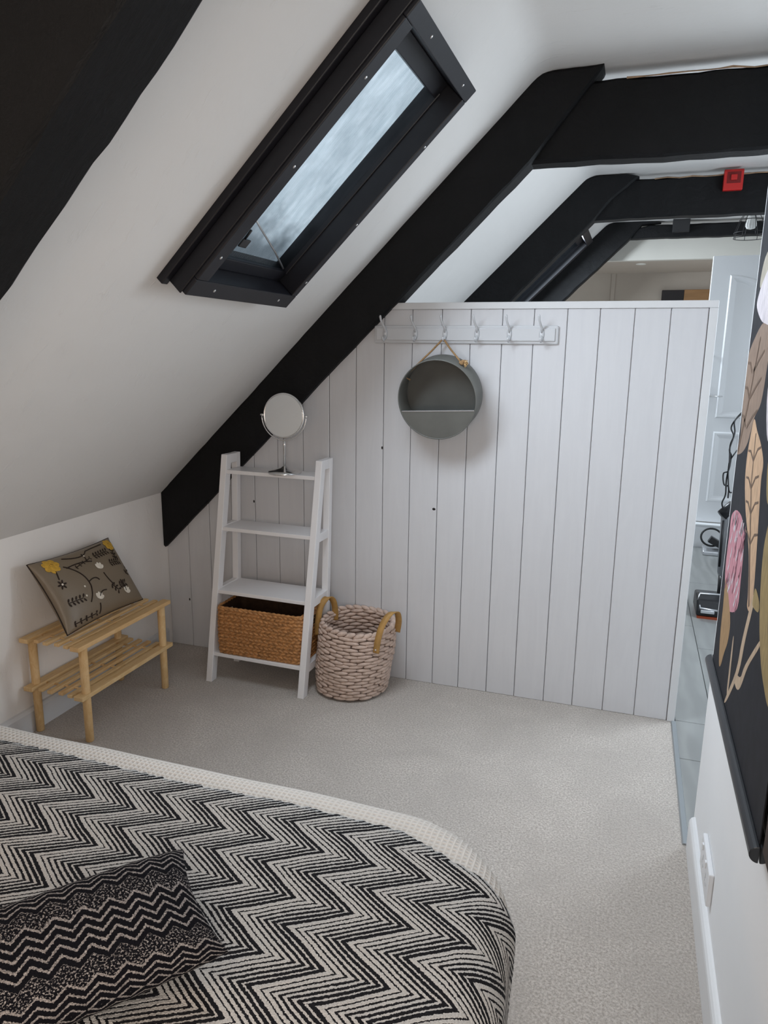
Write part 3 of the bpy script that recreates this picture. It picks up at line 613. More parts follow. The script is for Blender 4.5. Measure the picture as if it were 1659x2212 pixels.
# ---- embroidered cushion leaning on the wall, standing on the rack
def cushion():
    o = Vector((-1.985, 2.31, 0.412)); e = empty('embroidered_cushion', o, 'olive brown satin cushion embroidered with yellow and white flowers on the shoe rack', 'cushion')
    W, H, T = 0.455, 0.305, 0.105
    ax = Vector((0, 1, -0.01)).normalized(); up = Vector((-0.155, -0.012, 0.27)).normalized(); nr = ax.cross(up); nr = nr if nr.x > 0 else -nr
    c0 = o + up * (H / 2) + nr * 0.03
    def thick(a, b):             # a,b in -1..1
        q = max(0.0, (1 - abs(a) ** 2.4) * (1 - abs(b) ** 2.4)); return T / 2 * q ** 0.42
    def plan(a, b):              # pinched corners
        k = 1 - 0.055 * (1 - b * b) * abs(a) ** 3; m = 1 - 0.07 * (1 - a * a) * abs(b) ** 3; return a * W / 2 * k, b * H / 2 * m
    def P(a, b, s=1, lift=0.0):
        x, y = plan(a, b); return c0 + ax * x + up * y + nr * (s * thick(a, b) + lift)
    def cf(side): return lambda u, v: P(math.sin((u - .5) * math.pi), math.sin((v - .5) * math.pi), side)
    obj('front_cover', MB().grid(cf(1), 40, 32), 'cushion_satin', e, smooth=True); obj('back_cover', MB().grid(cf(-1), 30, 24), 'cushion_satin', e, smooth=True)
    edge = [P(a, b) for a, b in [(-1 + 2 * i / 30, -1) for i in range(30)] + [(1, -1 + 2 * i / 24) for i in range(24)] + [(1 - 2 * i / 30, 1) for i in range(30)] + [(-1, 1 - 2 * i / 24) for i in range(24)]]
    obj('piping', MB().tube(edge, 0.0028, 6, closed=True), 'embroidery_brown', e, smooth=True)
    def blob(mb, a, b, ra, rb, rot=0, n=10, lift=0.0016):
        pts = []
        for j in range(n):
            t = 2 * math.pi * j / n; dx, dy = ra * math.cos(t), rb * math.sin(t)
            pts.append(P(max(-.985, min(.985, a + (dx * math.cos(rot) - dy * math.sin(rot)) / (W / 2))), max(-.985, min(.985, b + (dx * math.sin(rot) + dy * math.cos(rot)) / (H / 2))), 1, lift))
        c = P(a, b, 1, lift + 0.0014); mb.add([c] + pts, [(0, 1 + j, 1 + (j + 1) % n) for j in range(n)])
    def stroke(mb, pts, r=0.0024):
        Q = [P(*q, 1, 0.0012) for q in pts]; mb.tube(Q, r, 5)
    def curve(p0, p1, p2, n=9): return [((1 - t) ** 2 * p0[0] + 2 * t * (1 - t) * p1[0] + t * t * p2[0], (1 - t) ** 2 * p0[1] + 2 * t * (1 - t) * p1[1] + t * t * p2[1]) for t in [i / n for i in range(n + 1)]]
    for (a, b, r) in ((-0.70, 0.76, 0.033), (0.80, 0.80, 0.028)):
        y = MB(); 
        for j in range(7): t = j * 2 * math.pi / 7; blob(y, a + math.cos(t) * r * 0.55 / (W / 2), b + math.sin(t) * r * 0.55 / (H / 2), r * 0.55, r * 0.42, t, lift=0.002)
        blob(y, a, b, r * 0.5, r * 0.5, lift=0.0035); f = obj('yellow_flower', y, 'embroidery_yellow', e, smooth=True)
        cc = MB()
        for j in range(3): t = j * 2.1; stroke(cc, [(a + math.cos(t + q) * r * 0.22 / (W / 2), b + math.sin(t + q) * r * 0.22 / (H / 2)) for q in (0, .5, 1.0, 1.5)], 0.0034)
        obj('flower_centre', cc, 'embroidery_core', f, smooth=True)
    for (a, b, rot) in ((0.17, 0.22, 1.2), (-0.18, -0.52, 1.0), (0.52, -0.66, 0.9)):
        w = MB()
        for q, L in ((-0.75, 0.017), (-0.25, 0.021), (0.25, 0.021), (0.75, 0.017)): blob(w, a + math.cos(rot + q) * 0.016 / (W / 2), b + math.sin(rot + q) * 0.016 / (H / 2), L * 0.75, 0.0075, rot + q)
        obj('white_flower', w, 'embroidery_white', e, smooth=True)
    v = MB()
    for c in (curve((-0.52, 0.62), (-0.2, 0.30), (-0.22, -0.08)), curve((-0.22, -0.08), (-0.25, -0.3), (-0.38, -0.5)), curve((-0.48, 0.55), (-0.15, 0.62), (0.10, 0.5)), curve((-0.42, 0.86), (0.0, 0.62), (0.15, 0.86)),
              curve((0.15, 0.86), (0.35, 0.9), (0.62, 0.9)), curve((-0.2, 0.02), (-0.02, 0.12), (0.02, -0.04)), curve((-0.70, 0.58), (-0.72, 0.45), (-0.74, 0.34)), curve((0.20, 0.10), (0.22, -0.15), (0.30, -0.32)),
              curve((-0.2, -0.62), (-0.22, -0.8), (-0.27, -0.9)), curve((-0.15, -0.45), (-0.05, -0.3), (0.06, -0.36)), curve((0.5, -0.25), (0.56, -0.45), (0.52, -0.62)), curve((0.0, 0.55), (0.05, 0.72), (0.0, 0.8))):
        stroke(v, c)
    obj('vine', v, 'embroidery_brown', e, smooth=True)
    lf = MB()
    def sprig(a, b, da, db, n, L=0.014, wd=0.0042):
        ang = math.atan2(db * H, da * W); stroke(lf, [(a + da * q / 4, b + db * q / 4) for q in range(5)], 0.0018)
        for i in range(n):
            t = i / max(1, n - 1)
            for s in (-1, 1): blob(lf, a + da * t + math.cos(ang + s * 1.0) * L * 0.8 / (W / 2), b + db * t + math.sin(ang + s * 1.0) * L * 0.8 / (H / 2), L * 0.62, wd, ang + s * 1.0, n=7)
    sprig(0.22, 0.62, 0.36, 0.02, 6); sprig(0.48, 0.28, 0.26, -0.02, 5); sprig(0.42, -0.38, 0.16, 0.0, 4); sprig(-0.82, -0.30, 0.32, -0.02, 5); sprig(0.72, 0.36, 0.06, 0.32, 4); sprig(0.24, -0.28, 0.10, -0.2, 3); sprig(-0.30, 0.48, 0.4, 0.12, 5, 0.008, 0.0025); sprig(0.78, -0.15, 0.1, 0.1, 2)
    for j in range(6): t = j * math.pi / 3; blob(lf, -0.74 + math.cos(t) * 0.012 / (W / 2), 0.20 + math.sin(t) * 0.012 / (H / 2), 0.0095, 0.0042, t, n=7)
    sprig(-0.85, -0.85, 0.5, 0.0, 5, 0.010, 0.004)
    obj('embroidered_leaves', lf, 'embroidery_brown', e, smooth=True, kind='stuff')
    for a, b in ((0.02, 0.72), (-0.74, 0.20), (-0.36, -0.06), (-0.42, -0.30), (0.52, -0.62)): 
        wd = MB(); blob(wd, a, b, 0.0045, 0.0045, lift=0.003); obj('white_bud', wd, 'embroidery_white', e, smooth=True)
cushion()

# ---- coat rail on the partition
def coat_rail():
    o = (-0.683, YP, 1.566); e = empty('coat_rail', o, 'pale grey painted coat rail with six hooks screwed to the matchboard', 'coat rail')
    x0, x1, z0, z1 = -1.068, -0.298, 1.530, 1.603
    obj('back_board', MB().box(x0, x1, YP - 0.012, YP, z0, z1), 'hook_paint', e, bevel=0.006, seg=2); obj('raised_field', MB().box(x0 + 0.012, x1 - 0.012, YP - 0.018, YP - 0.010, z0 + 0.012, z1 - 0.010), 'hook_paint', e, bevel=0.003)
    for x in (-1.016, -0.883, -0.756, -0.622, -0.490, -0.362):
        h = obj('hook', MB().tube([(x, YP - 0.019, 1.575), (x, YP - 0.026, 1.592), (x - 0.004, YP - 0.040, 1.606), (x - 0.008, YP - 0.053, 1.622), (x - 0.009, YP - 0.058, 1.636), (x - 0.008, YP - 0.060, 1.642)], [0.0055, 0.005, 0.0045, 0.0042, 0.005, 0.003], 8), 'hook_paint', e, smooth=True)
        obj('plate', MB().lathe([(0.0, 0.006), (0.008, 0.005), (0.0105, 0.0)], 12).xf(Matrix.Translation((x, YP - 0.018, 1.568)) @ Matrix.Scale(2.3, 4, (0, 0, 1)) @ Matrix.Rotation(math.radians(90), 4, 'X')), 'hook_paint', h, smooth=True)
        obj('lower_hook', MB().tube([(x, YP - 0.020, 1.562), (x + 0.001, YP - 0.027, 1.548), (x + 0.001, YP - 0.041, 1.540), (x, YP - 0.052, 1.546), (x, YP - 0.054, 1.556)], [0.005, 0.005, 0.0045, 0.0045, 0.004], 8), 'hook_paint', h, smooth=True)
coat_rail()

# ---- round galvanised planter hanging from the third hook
def planter():
    o = Vector((-0.748, 2.938, 1.316)); e = empty('hanging_planter', o, 'round grey metal wall planter hanging by jute rope from the third hook', 'planter')
    R0, D = 0.163, 0.125
    T = Matrix.Translation(o + Vector((0, 0.0, 0))) @ Matrix.Rotation(math.radians(-2.5), 4, 'Y') @ Matrix.Rotation(math.radians(9), 4, 'X')
    n = 72; mb = MB()                       # local: disc in xz, depth along y (front at -D/2)
    def ring(r, y): return [(r * math.cos(2 * math.pi * i / n), y, r * math.sin(2 * math.pi * i / n)) for i in range(n)]
    rings = [ring(R0, D / 2), ring(R0, -D / 2), ring(R0 - 0.0025, -D / 2 - 0.0012), ring(R0 - 0.004, -D / 2), ring(R0 - 0.004, D / 2 - 0.002)]
    vs = [p for r in rings for p in r]; fs = [(k * n + i, k * n + (i + 1) % n, (k + 1) * n + (i + 1) % n, (k + 1) * n + i) for k in range(4) for i in range(n)]
    obj('drum', mb.add(vs, fs).xf(T), 'zinc', e, smooth=True)
    obj('back_plate', MB().add(ring(R0 - 0.001, D / 2) + ring(R0 - 0.001, D / 2 - 0.003), [tuple(range(n)), tuple(range(2 * n - 1, n - 1, -1))] + [(i, n + i, n + (i + 1) % n, (i + 1) % n) for i in range(n)]).xf(T), 'zinc_inner', e)
    hc = -0.046; a0 = math.asin(hc / (R0 - 0.003)); arc = [(math.pi - a0) + (math.pi + 2 * a0) * i / 40 for i in range(41)]; r = R0 - 0.003
    poly = [(r * math.cos(t), r * math.sin(t)) for t in arc]
    obj('front_plate', MB().prism_y(poly, -D / 2 + 0.004, -D / 2 + 0.006).xf(T), 'zinc', e)
    xe = math.sqrt(r * r - hc * hc); obj('lip', MB().box(-xe + 0.002, xe - 0.002, -D / 2 + 0.002, -D / 2 + 0.010, hc - 0.001, hc + 0.003).xf(T), 'silver_plastic', e, label='bright folded lip')
    hook = Vector((-0.756, YP - 0.045, 1.5445)); L = T @ Vector((-0.143, -0.012, 0.088)); Rr = T @ Vector((0.098, -0.012, 0.137)); Li = T @ Vector((-0.120, -0.010, 0.074)); Ri = T @ Vector((0.084, -0.010, 0.118))
    obj('rope', MB().tube([Li, L, L.lerp(hook, .3), L.lerp(hook, .7) , hook + Vector((-.006, 0, -.002)), hook + Vector((0, 0, .001)), hook + Vector((.006, 0, -.002)), Rr.lerp(hook, .6), Rr.lerp(hook, .3), Rr, Ri], 0.0038, 8), 'jute', e, smooth=True)
    kn = MB(); rg = random.Random(2); kc = Rr + Vector((0.006, -0.006, 0.004))
    for i in range(9): kn.ball(kc + Vector((rg.uniform(-.008, .010), rg.uniform(-.008, .008), rg.uniform(-.010, .008))), 0.008, 0.007, 0.007, 8, 5, Matrix.Rotation(rg.uniform(0, 3), 3, 'Y'))
    kb = obj('knot', kn, 'jute', e, smooth=True); fr = MB()
    for i in range(14): d = Vector((rg.uniform(0.1, 1), rg.uniform(-.6, .2), rg.uniform(-1, .3))).normalized(); fr.tube([kc, kc + d * 0.012, kc + d * 0.022 + Vector((0, 0, -0.003))], [0.002, 0.0016, 0.0008], 5)
    obj('frayed_end', fr, 'jute_fray', kb, smooth=True)
planter()

# ================================================================== BED
BX0, BX1, BY0, BY1, BZ = -1.52, -0.115, -0.66, 1.325, 0.585
def bed():
    e = empty('bed', (-0.82, 0.33, 0), 'double bed in the foreground under the zigzag throw', 'bed')
    obj('divan_base', MB().box(BX0 + 0.06, BX1 - 0.07, BY0 + 0.05, BY1 - 0.08, 0.05, 0.30), 'waffle', e, bevel=0.02)
    obj('mattress', MB().box(BX0 + 0.055, BX1 - 0.065, BY0 + 0.05, BY1 - 0.075, 0.301, 0.548), 'waffle', e, bevel=0.06, seg=4)
    for x in (BX0 + 0.12, BX1 - 0.14):
        for y in (BY0 + 0.12, BY1 - 0.14): obj('foot', MB().lathe([(0.022, 0.0), (0.026, 0.05)], 14, (x, y, 0)), 'black_plastic', e, smooth=True)
bed()
def drape(px, py, top, r, rc, x1, y1, flare=0.05, fold=0.0):
    """cloth point (unrolled) -> draped over the right and far edges of the bed, corner radius rc, edge radius r"""
    xi, yi = x1 - r, y1 - r; cxk, cyk = xi - rc, yi - rc
    if px > cxk and py > cyk:
        dx, dy = px - cxk, py - cyk; dd = math.hypot(dx, dy)
        if dd <= rc: q = Vector((px, py)); nn = Vector((0, 0)); d = 0
        else: nn = Vector((dx / dd, dy / dd)); q = Vector((cxk, cyk)) + nn * rc; d = dd - rc
    elif px > xi: nn = Vector((1, 0)); q = Vector((xi, py)); d = px - xi
    elif py > yi: nn = Vector((0, 1)); q = Vector((px, yi)); d = py - yi
    else: return Vector((px, py, top + 0.004 * math.sin(9 * px + 3 * py) * math.cos(7 * py - 2 * px)))
    q90 = r * math.pi / 2
    if d < q90: out = r * math.sin(d / r); z = top - r * (1 - math.cos(d / r))
    else: out = r + (d - q90) * flare; z = top - r - (d - q90)
    tang = Vector((-nn.y, nn.x)).dot(Vector((px, py)))
    out += fold * min(1, d / 0.25) * math.sin(tang * 22 + 1.0)
    return Vector((q.x + nn.x * out, q.y + nn.y * out, z + 0.004 * math.sin(9 * px + 3 * py) * math.cos(7 * py - 2 * px) * max(0, 1 - d * 6)))
def cloth(name, x0, x1g, y0, y1g, top, r, rc, mat, label, cat, ex, ey, flare, fold, jit=0.0, nx=150, ny=150):
    rg = random.Random(11)
    e = [[rg.uniform(-jit, jit) for _ in range(2)] for _ in range(nx + 1)]
    cxk, cyk = ex - r - rc, ey - r - rc; Rl = y1g - cyk; ang = math.radians(24)
    def limit(x):
        if not jit or x <= cxk: return y1g
        dx = x - cxk
        if dx < Rl * math.sin(ang): return cyk + math.sqrt(Rl * Rl - dx * dx)
        return cyk + Rl * math.cos(ang) - (dx - Rl * math.sin(ang)) * math.tan(ang)
    def pp(u, v):
        x = x0 + (x1g - x0) * u; y = y0 + (limit(x) - y0) * v
        if v > 0.999 and jit: y += e[int(round(u * nx))][0]
        return x, y
    mb = MB().grid(lambda u, v: drape(*pp(u, v), top, r, rc, ex, ey, flare, fold), nx, ny, uv=lambda u, v: pp(u, v))
    o = obj(name, mb, mat, smooth=True, label=label, cat=cat, origin=(-0.8, 0.4, top))
    md = o.modifiers.new('thickness', 'SOLIDIFY'); md.thickness = 0.006; md.offset = -1
    return o
cloth('blanket', BX0 + 0.02, BX1 + 0.25, BY0 + 0.02, BY1 + 0.36, BZ - 0.012, 0.075, 0.175, 'waffle', 'cream waffle weave blanket showing along the far edge of the bed', 'blanket', BX1 - 0.012, BY1, 0.02, 0.003, nx=110, ny=120)
cloth('throw', BX0 + 0.03, BX1 + 0.42, BY0 + 0.03, 1.205, BZ, 0.085, 0.185, 'zigzag', 'black and cream zigzag woven throw covering the bed', 'throw', BX1 + 0.002, BY1 + 0.012, 0.03, 0.006, jit=0.004, nx=180, ny=170)
def bolster():
    o = Vector((-0.737, 0.662, BZ + 0.004)); e = empty('lumbar_cushion', o, 'black knitted lumbar cushion with fine zigzag lines lying on the throw', 'cushion')
    L, W, T = 0.50, 0.215, 0.105; ax = Vector((0.63, 0.777, 0)).normalized(); wd = Vector((0.777, -0.63, -0.16)).normalized(); nr = ax.cross(wd); nr = nr if nr.z > 0 else -nr
    c0 = o + Vector((0, 0, T * 0.46 + 0.014))
    def th(a, b): return T / 2 * max(0.0, (1 - abs(a) ** 3.2) * (1 - abs(b) ** 2.6)) ** 0.45
    def P(s): 
        def f(u, v):
            a, b = math.sin((u - .5) * math.pi), math.sin((v - .5) * math.pi); kx = 1 - 0.06 * (1 - b * b) * abs(a) ** 3; ky = 1 - 0.05 * (1 - a * a)
            return c0 + ax * (a * L / 2 * kx) + wd * (b * W / 2 * ky) + nr * s * th(a, b)
        return f
    uv = lambda u, v: (math.sin((u - .5) * math.pi) * L / 2, (v - 0.5) * (W + 0.06))
    obj('cover_top', MB().grid(P(1), 48, 32, uv=uv), 'knit', e, smooth=True); obj('cover_under', MB().grid(P(-1), 36, 24, uv=uv), 'knit', e, smooth=True)
bolster()

# ================================================================== RIGHT WALL
POSTER = {
 'brown': [(1.877, 1.572), (2.002, 1.534), (2.068, 1.49), (2.056, 1.428), (2.057, 1.37), (2.034, 1.284), (2.06, 1.251), (1.973, 1.266), (1.903, 1.299), (1.855, 1.357), (1.785, 1.398), (1.764, 1.468), (1.763, 1.545)],
 'cream': [(1.89, 1.737), (1.973, 1.722), (2.009, 1.68), (1.997, 1.655), (1.948, 1.672), (1.858, 1.695)],
 'petal': [(1.847, 1.703), (1.95, 1.674), (2.011, 1.637), (2.012, 1.611), (1.93, 1.58), (1.854, 1.568), (1.743, 1.563), (1.70, 1.62), (1.75, 1.69)],
 'petal2': [(1.681, 1.479), (1.719, 1.441), (1.7, 1.384), (1.648, 1.332), (1.571, 1.332), (1.53, 1.40), (1.60, 1.47)],
 'peach': [(1.848, 1.358), (1.874, 1.318), (1.888, 1.262), (1.873, 1.209), (1.817, 1.154), (1.752, 1.114), (1.697, 1.075), (1.651, 1.006), (1.641, 0.978), (1.602, 0.981), (1.586, 1.017), (1.609, 1.099), (1.635, 1.171), (1.663, 1.244), (1.663, 1.283), (1.719, 1.315), (1.789, 1.337)],
 'pink': [(1.974, 1.119), (2.027, 1.093), (2.026, 1.05), (2.029, 1.0), (2.023, 0.951), (1.991, 0.91), (1.946, 0.887), (1.875, 0.887), (1.785, 0.918), (1.755, 0.95), (1.763, 1.003), (1.77, 1.056), (1.788, 1.095), (1.848, 1.125), (1.918, 1.128)],
 'tan': [(1.994, 0.934), (1.985, 0.861), (1.976, 0.788), (1.943, 0.725), (1.911, 0.728), (1.876, 0.777), (1.837, 0.829), (1.852, 0.883)],
 'stem': [(1.772, 0.848), (1.758, 0.853), (1.746, 0.738), (1.766, 0.729)],
 'stem2': [(1.591, 1.015), (1.564, 1.022), (1.61, 0.917), (1.642, 0.827), (1.743, 0.716), (1.781, 0.695), (1.678, 0.814), (1.648, 0.902)],
 'stem3': [(1.466, 0.967), (1.458, 0.958), (1.544, 0.882), (1.598, 0.813), (1.639, 0.789), (1.681, 0.79), (1.674, 0.81), (1.613, 0.829), (1.577, 0.872)],
 'gold': [(1.489, 1.22), (1.538, 1.146), (1.527, 1.074), (1.493, 1.009), (1.464, 0.973), (1.418, 0.936), (1.364, 0.914), (1.32, 0.904), (1.265, 0.918), (1.26, 1.05), (1.36, 1.18)],
 'gold2': [(1.574, 1.336), (1.61, 1.29), (1.581, 1.23), (1.543, 1.216), (1.492, 1.224), (1.47, 1.29), (1.52, 1.34)],
 'sep': [(1.584, 1.007), (1.573, 1.04), (1.516, 1.03), (1.512, 1.01), (1.566, 1.001)],
}
def poster():
    XW = 0.2655; yl, yr = 2.062, 1.245; zb = 0.668
    e = empty('botanical_poster', (XW, 1.65, zb), 'tall dark botanical poster with leaves and pink thistle on the right wall', 'poster')
    obj('canvas', MB().box(XW, XW + 0.002, yr, yl, zb + 0.01, 2.25), 'print_ground', e)
    matk = dict(petal2='petal', stem2='stem', stem3='stem', gold2='gold', sep='gold')
    for i, (k_, poly) in enumerate(POSTER.items()):
        sm = []
        for j in range(len(poly)):
            p0, p1, p2, p3 = [Vector(poly[(j + q) % len(poly)]) for q in (-1, 0, 1, 2)]
            for q in range(4):
                t = q / 4; sm.append(0.5 * ((2 * p1) + (p2 - p0) * t + (2 * p0 - 5 * p1 + 4 * p2 - p3) * t * t + (3 * p1 - p0 - 3 * p2 + p3) * t ** 3))
        pl = [(min(p.x, yl - 0.002), p.y) for p in sm]; x = XW - 0.00012 - i * 0.00003
        obj('printed_' + {'brown': 'leaf', 'cream': 'leaf', 'petal': 'petal', 'petal2': 'petal', 'peach': 'leaf', 'pink': 'thistle', 'tan': 'leaf', 'stem': 'stem', 'stem2': 'stem', 'stem3': 'stem', 'gold': 'leaf', 'gold2': 'leaf', 'sep': 'sepal'}[k_],
            MB().add([(x, y, z) for y, z in pl], [tuple(range(len(pl)))]), 'print_' + matk.get(k_, k_), e)
    def line(pts, w, mat, i):
        x = XW - 0.00060 - i * 0.00004; vs = []
        for j, (y, z) in enumerate(pts):
            a = pts[max(j - 1, 0)]; b = pts[min(j + 1, len(pts) - 1)]; d = Vector((b[0] - a[0], b[1] - a[1])).normalized(); ww = w * (1 - 0.6 * j / len(pts))
            vs += [(x, y - d.y * ww, z + d.x * ww), (x, y + d.y * ww, z - d.x * ww)]
        obj('printed_vein', MB().add(vs, [(2 * j, 2 * j + 1, 2 * j + 3, 2 * j + 2) for j in range(len(pts) - 1)]), mat, e)
    line([(1.62, 0.985), (1.70, 1.10), (1.78, 1.22), (1.80, 1.33)], 0.007, 'print_vein', 0)
    for i, (y, z) in enumerate(((1.70, 1.10), (1.74, 1.16), (1.775, 1.21), (1.79, 1.27))):
        line([(y, z), (y + 0.05, z + 0.015), (y + 0.085, z + 0.012)], 0.004, 'print_vein', 1); line([(y, z), (y - 0.04, z + 0.03), (y - 0.08, z + 0.04)], 0.004, 'print_vein', 1)
    line([(2.05, 1.26), (1.97, 1.38), (1.90, 1.54)], 0.009, 'print_vein', 2)
    for z in (1.33, 1.40, 1.46): line([(1.97, z), (2.01, z + 0.02), (2.05, z + 0.02)], 0.005, 'print_vein', 2); line([(1.95, z), (1.88, z + 0.03), (1.82, z + 0.05)], 0.005, 'print_vein', 2)
    line([(1.29, 0.93), (1.40, 1.02), (1.45, 1.16)], 0.008, 'print_vein', 2)
    rg = random.Random(5)
    for i in range(46):
        y = rg.uniform(1.79, 2.0); z = rg.uniform(0.905, 1.10); line([(y, z), (y - 0.012, z + 0.016), (y - 0.016, z + 0.032)], 0.005, 'print_pinkdark' if i % 2 else 'print_petal', 3)
    for s, nm in ((-1, 'rod_front'), (1, 'rod_back')):
        n = 10; prof = [(XW + 0.001 + s * 0.001 + s * 0.016 * math.sin(math.pi * j / n), zb + 0.016 * math.cos(math.pi * j / n) + 0.002) for j in range(n + 1)]
        obj('rod_half', MB().prism_y(prof, yr - 0.012, yl + 0.03), 'rod_black', e, bevel=0.0015, label='black half round hanger rod')
poster()
def socket():
    o = (0.285, 1.822, 0.205); e = empty('wall_socket', o, 'white double wall socket above the right skirting board', 'socket')
    obj('plate', MB().box(0.272, 0.285, 1.738, 1.912, 0.158, 0.250), 'socket_plastic', e, bevel=0.004, seg=3)
    for y in (1.79, 1.862):
        obj('rocker', MB().box(0.2685, 0.2735, y + 0.004, y + 0.016, 0.226, 0.243), 'socket_plastic', e, bevel=0.001)
        for dy, dz, w, h in ((0, 0.012, 0.003, 0.006), (-0.011, -0.006, 0.005, 0.0025), (0.011, -0.006, 0.005, 0.0025)):
            obj('slot', MB().box(0.2716, 0.2726, y + dy - w, y + dy + w, 0.197 + dz - h, 0.197 + dz + h), 'switch_grey', e)
socket()
obj('dark_slab', loft([((0.262, 2.53), (0.284, 2.53)), ((0.262, 0.70), (0.284, 0.70))], 1.02, 1.205, 21, amp=0.002, ch=0.004), 'dark_brown', label='dark brown post on the right wall behind the poster edge', cat='slab', origin=(0.23, 1.12, 0.74))  # thin dark brown piece beside the poster edge, not identified

# ================================================================== BEYOND THE PARTITION
def door():
    x0, x1, z0, z1, y = 0.485, 1.245, 0.196, 2.216, 6.20
    e = empty('door_1', (x0, y, z0), 'white panelled door with arched top panels at the end of the hall', kind=S_)
    obj('leaf', MB().box(x0, x1, y, y + 0.04, z0, z1), 'white_gloss', e, bevel=0.003)
    def panel(a, b, c, d, arch=0.0):
        n = 10; top = [(b + (a - b) * i / n, d + arch * math.sin(math.pi * i / n * 0.5 if True else 0)) for i in range(n + 1)] if arch else [(b, d), (a, d)]
        outer = [(a, c), (b, c)] + top
        cx = sum(p[0] for p in outer) / len(outer); cz = (c + d) / 2
        mx, hw, hh = (a + b) / 2, (b - a) / 2, (d - c) / 2
        def inset(k_): return [(mx + (x - mx) * (1 - k_ / hw), cz + (z - cz) * (1 - k_ / hh)) for x, z in outer]
        L = [(outer, 0.0), (inset(0.010), -0.014), (inset(0.022), -0.014), (inset(0.050), -0.0015), (inset(0.052), -0.0015)]
        m = len(outer); vs = [(x, y - 0.0005 + dy, z) for pl, dy in L for x, z in pl]; fs = [(k_ * m + i, k_ * m + (i + 1) % m, (k_ + 1) * m + (i + 1) % m, (k_ + 1) * m + i) for k_ in range(4) for i in range(m)] + [tuple(range(4 * m, 5 * m))]
        obj('panel_moulding', MB().add(vs, fs), 'white_gloss', e)
    for a, b in ((0.612, 0.835), (0.905, 1.128)):
        panel(a, b, 1.02, 2.03 if a < .7 else 2.08, 0.05); panel(a, b, 0.36, 0.915)
    h = obj('handle_plate', MB().box(0.515, 0.553, y - 0.006, y, 1.10, 1.27), 'chrome', e, bevel=0.002)
    obj('lever', MB().tube([(0.534, y - 0.004, 1.188), (0.534, y - 0.05, 1.188), (0.56, y - 0.052, 1.189), (0.636, y - 0.050, 1.187), (0.642, y - 0.046, 1.187)], 0.0055, 8), 'chrome', h, smooth=True)
    obj('coat_knob', MB().lathe([(0.0, 0.03), (0.011, 0.028), (0.013, 0.02), (0.006, 0.012), (0.008, 0.0)], 12).xf(Matrix.Translation((0.548, y, 1.492)) @ Matrix.Rotation(math.radians(90), 4, 'X')), 'chrome', e, smooth=True)
door()
def alarm():
    o = (0.448, 4.995, 2.485); y = 4.992; e = empty('fire_alarm', o, 'red square fire alarm sounder on the far black beam', 'alarm')
    obj('housing', MB().prism_x([(y, 2.435), (y - 0.045, 2.432), (y - 0.05, 2.44), (y - 0.05, 2.535), (y - 0.04, 2.548), (y, 2.548)], 0.398, 0.502), 'red_plastic', e, bevel=0.003)
    obj('grille', MB().box(0.414, 0.488, y - 0.0515, y - 0.049, 2.470, 2.532), 'red_dark', e); obj('lens', MB().box(0.434, 0.468, y - 0.062, y - 0.050, 2.486, 2.516), 'red_plastic', e, bevel=0.003)
alarm()
def pendant():
    X, Y = 0.685, 5.95; e = empty('pendant_lamp', (X, Y, 2.27), 'black wire cage pendant lamp with ribbed clear bulb by the far beam', 'lamp')
    obj('cord', MB().tube([(X, Y, 2.59), (X, Y, 2.50)], 0.004, 8), 'black_wire', e, smooth=True); obj('holder', MB().lathe([(0.0, 0.0), (0.018, 0.0), (0.02, 0.03), (0.012, 0.05), (0.0, 0.052)], 16, (X, Y, 2.475)), 'black_plastic', e, smooth=True)
    bl = MB(); n = 28; prof = [(0.014, 2.475), (0.018, 2.455), (0.028, 2.425), (0.036, 2.395), (0.036, 2.378), (0.026, 2.362), (0.0, 2.356)]
    vs = []
    for r, z in prof:
        for j in range(n): rr = r * (1.0 if j % 2 else 0.90); t = 2 * math.pi * j / n; vs.append((X + rr * math.cos(t), Y + rr * math.sin(t), z))
    bl.add(vs, [(i * n + j, i * n + (j + 1) % n, (i + 1) * n + (j + 1) % n, (i + 1) * n + j) for i in range(len(prof) - 1) for j in range(n)])
    obj('bulb', bl, 'bulb_glass', e)
    cg = MB(); prof = [(0.03, 2.50), (0.075, 2.42), (0.105, 2.335), (0.105, 2.30)]
    for j in range(8): t = 2 * math.pi * j / 8 + .2; cg.tube([(X + r * math.cos(t), Y + r * math.sin(t), z) for r, z in prof], 0.0022, 5)
    for r, z in ((0.105, 2.335), (0.105, 2.30), (0.075, 2.42)): cg.tube([(X + r * math.cos(2 * math.pi * i / 28), Y + r * math.sin(2 * math.pi * i / 28), z) for i in range(28)], 0.0025, 5, closed=True)
    obj('cage', cg, 'black_wire', e, smooth=True)
pendant()
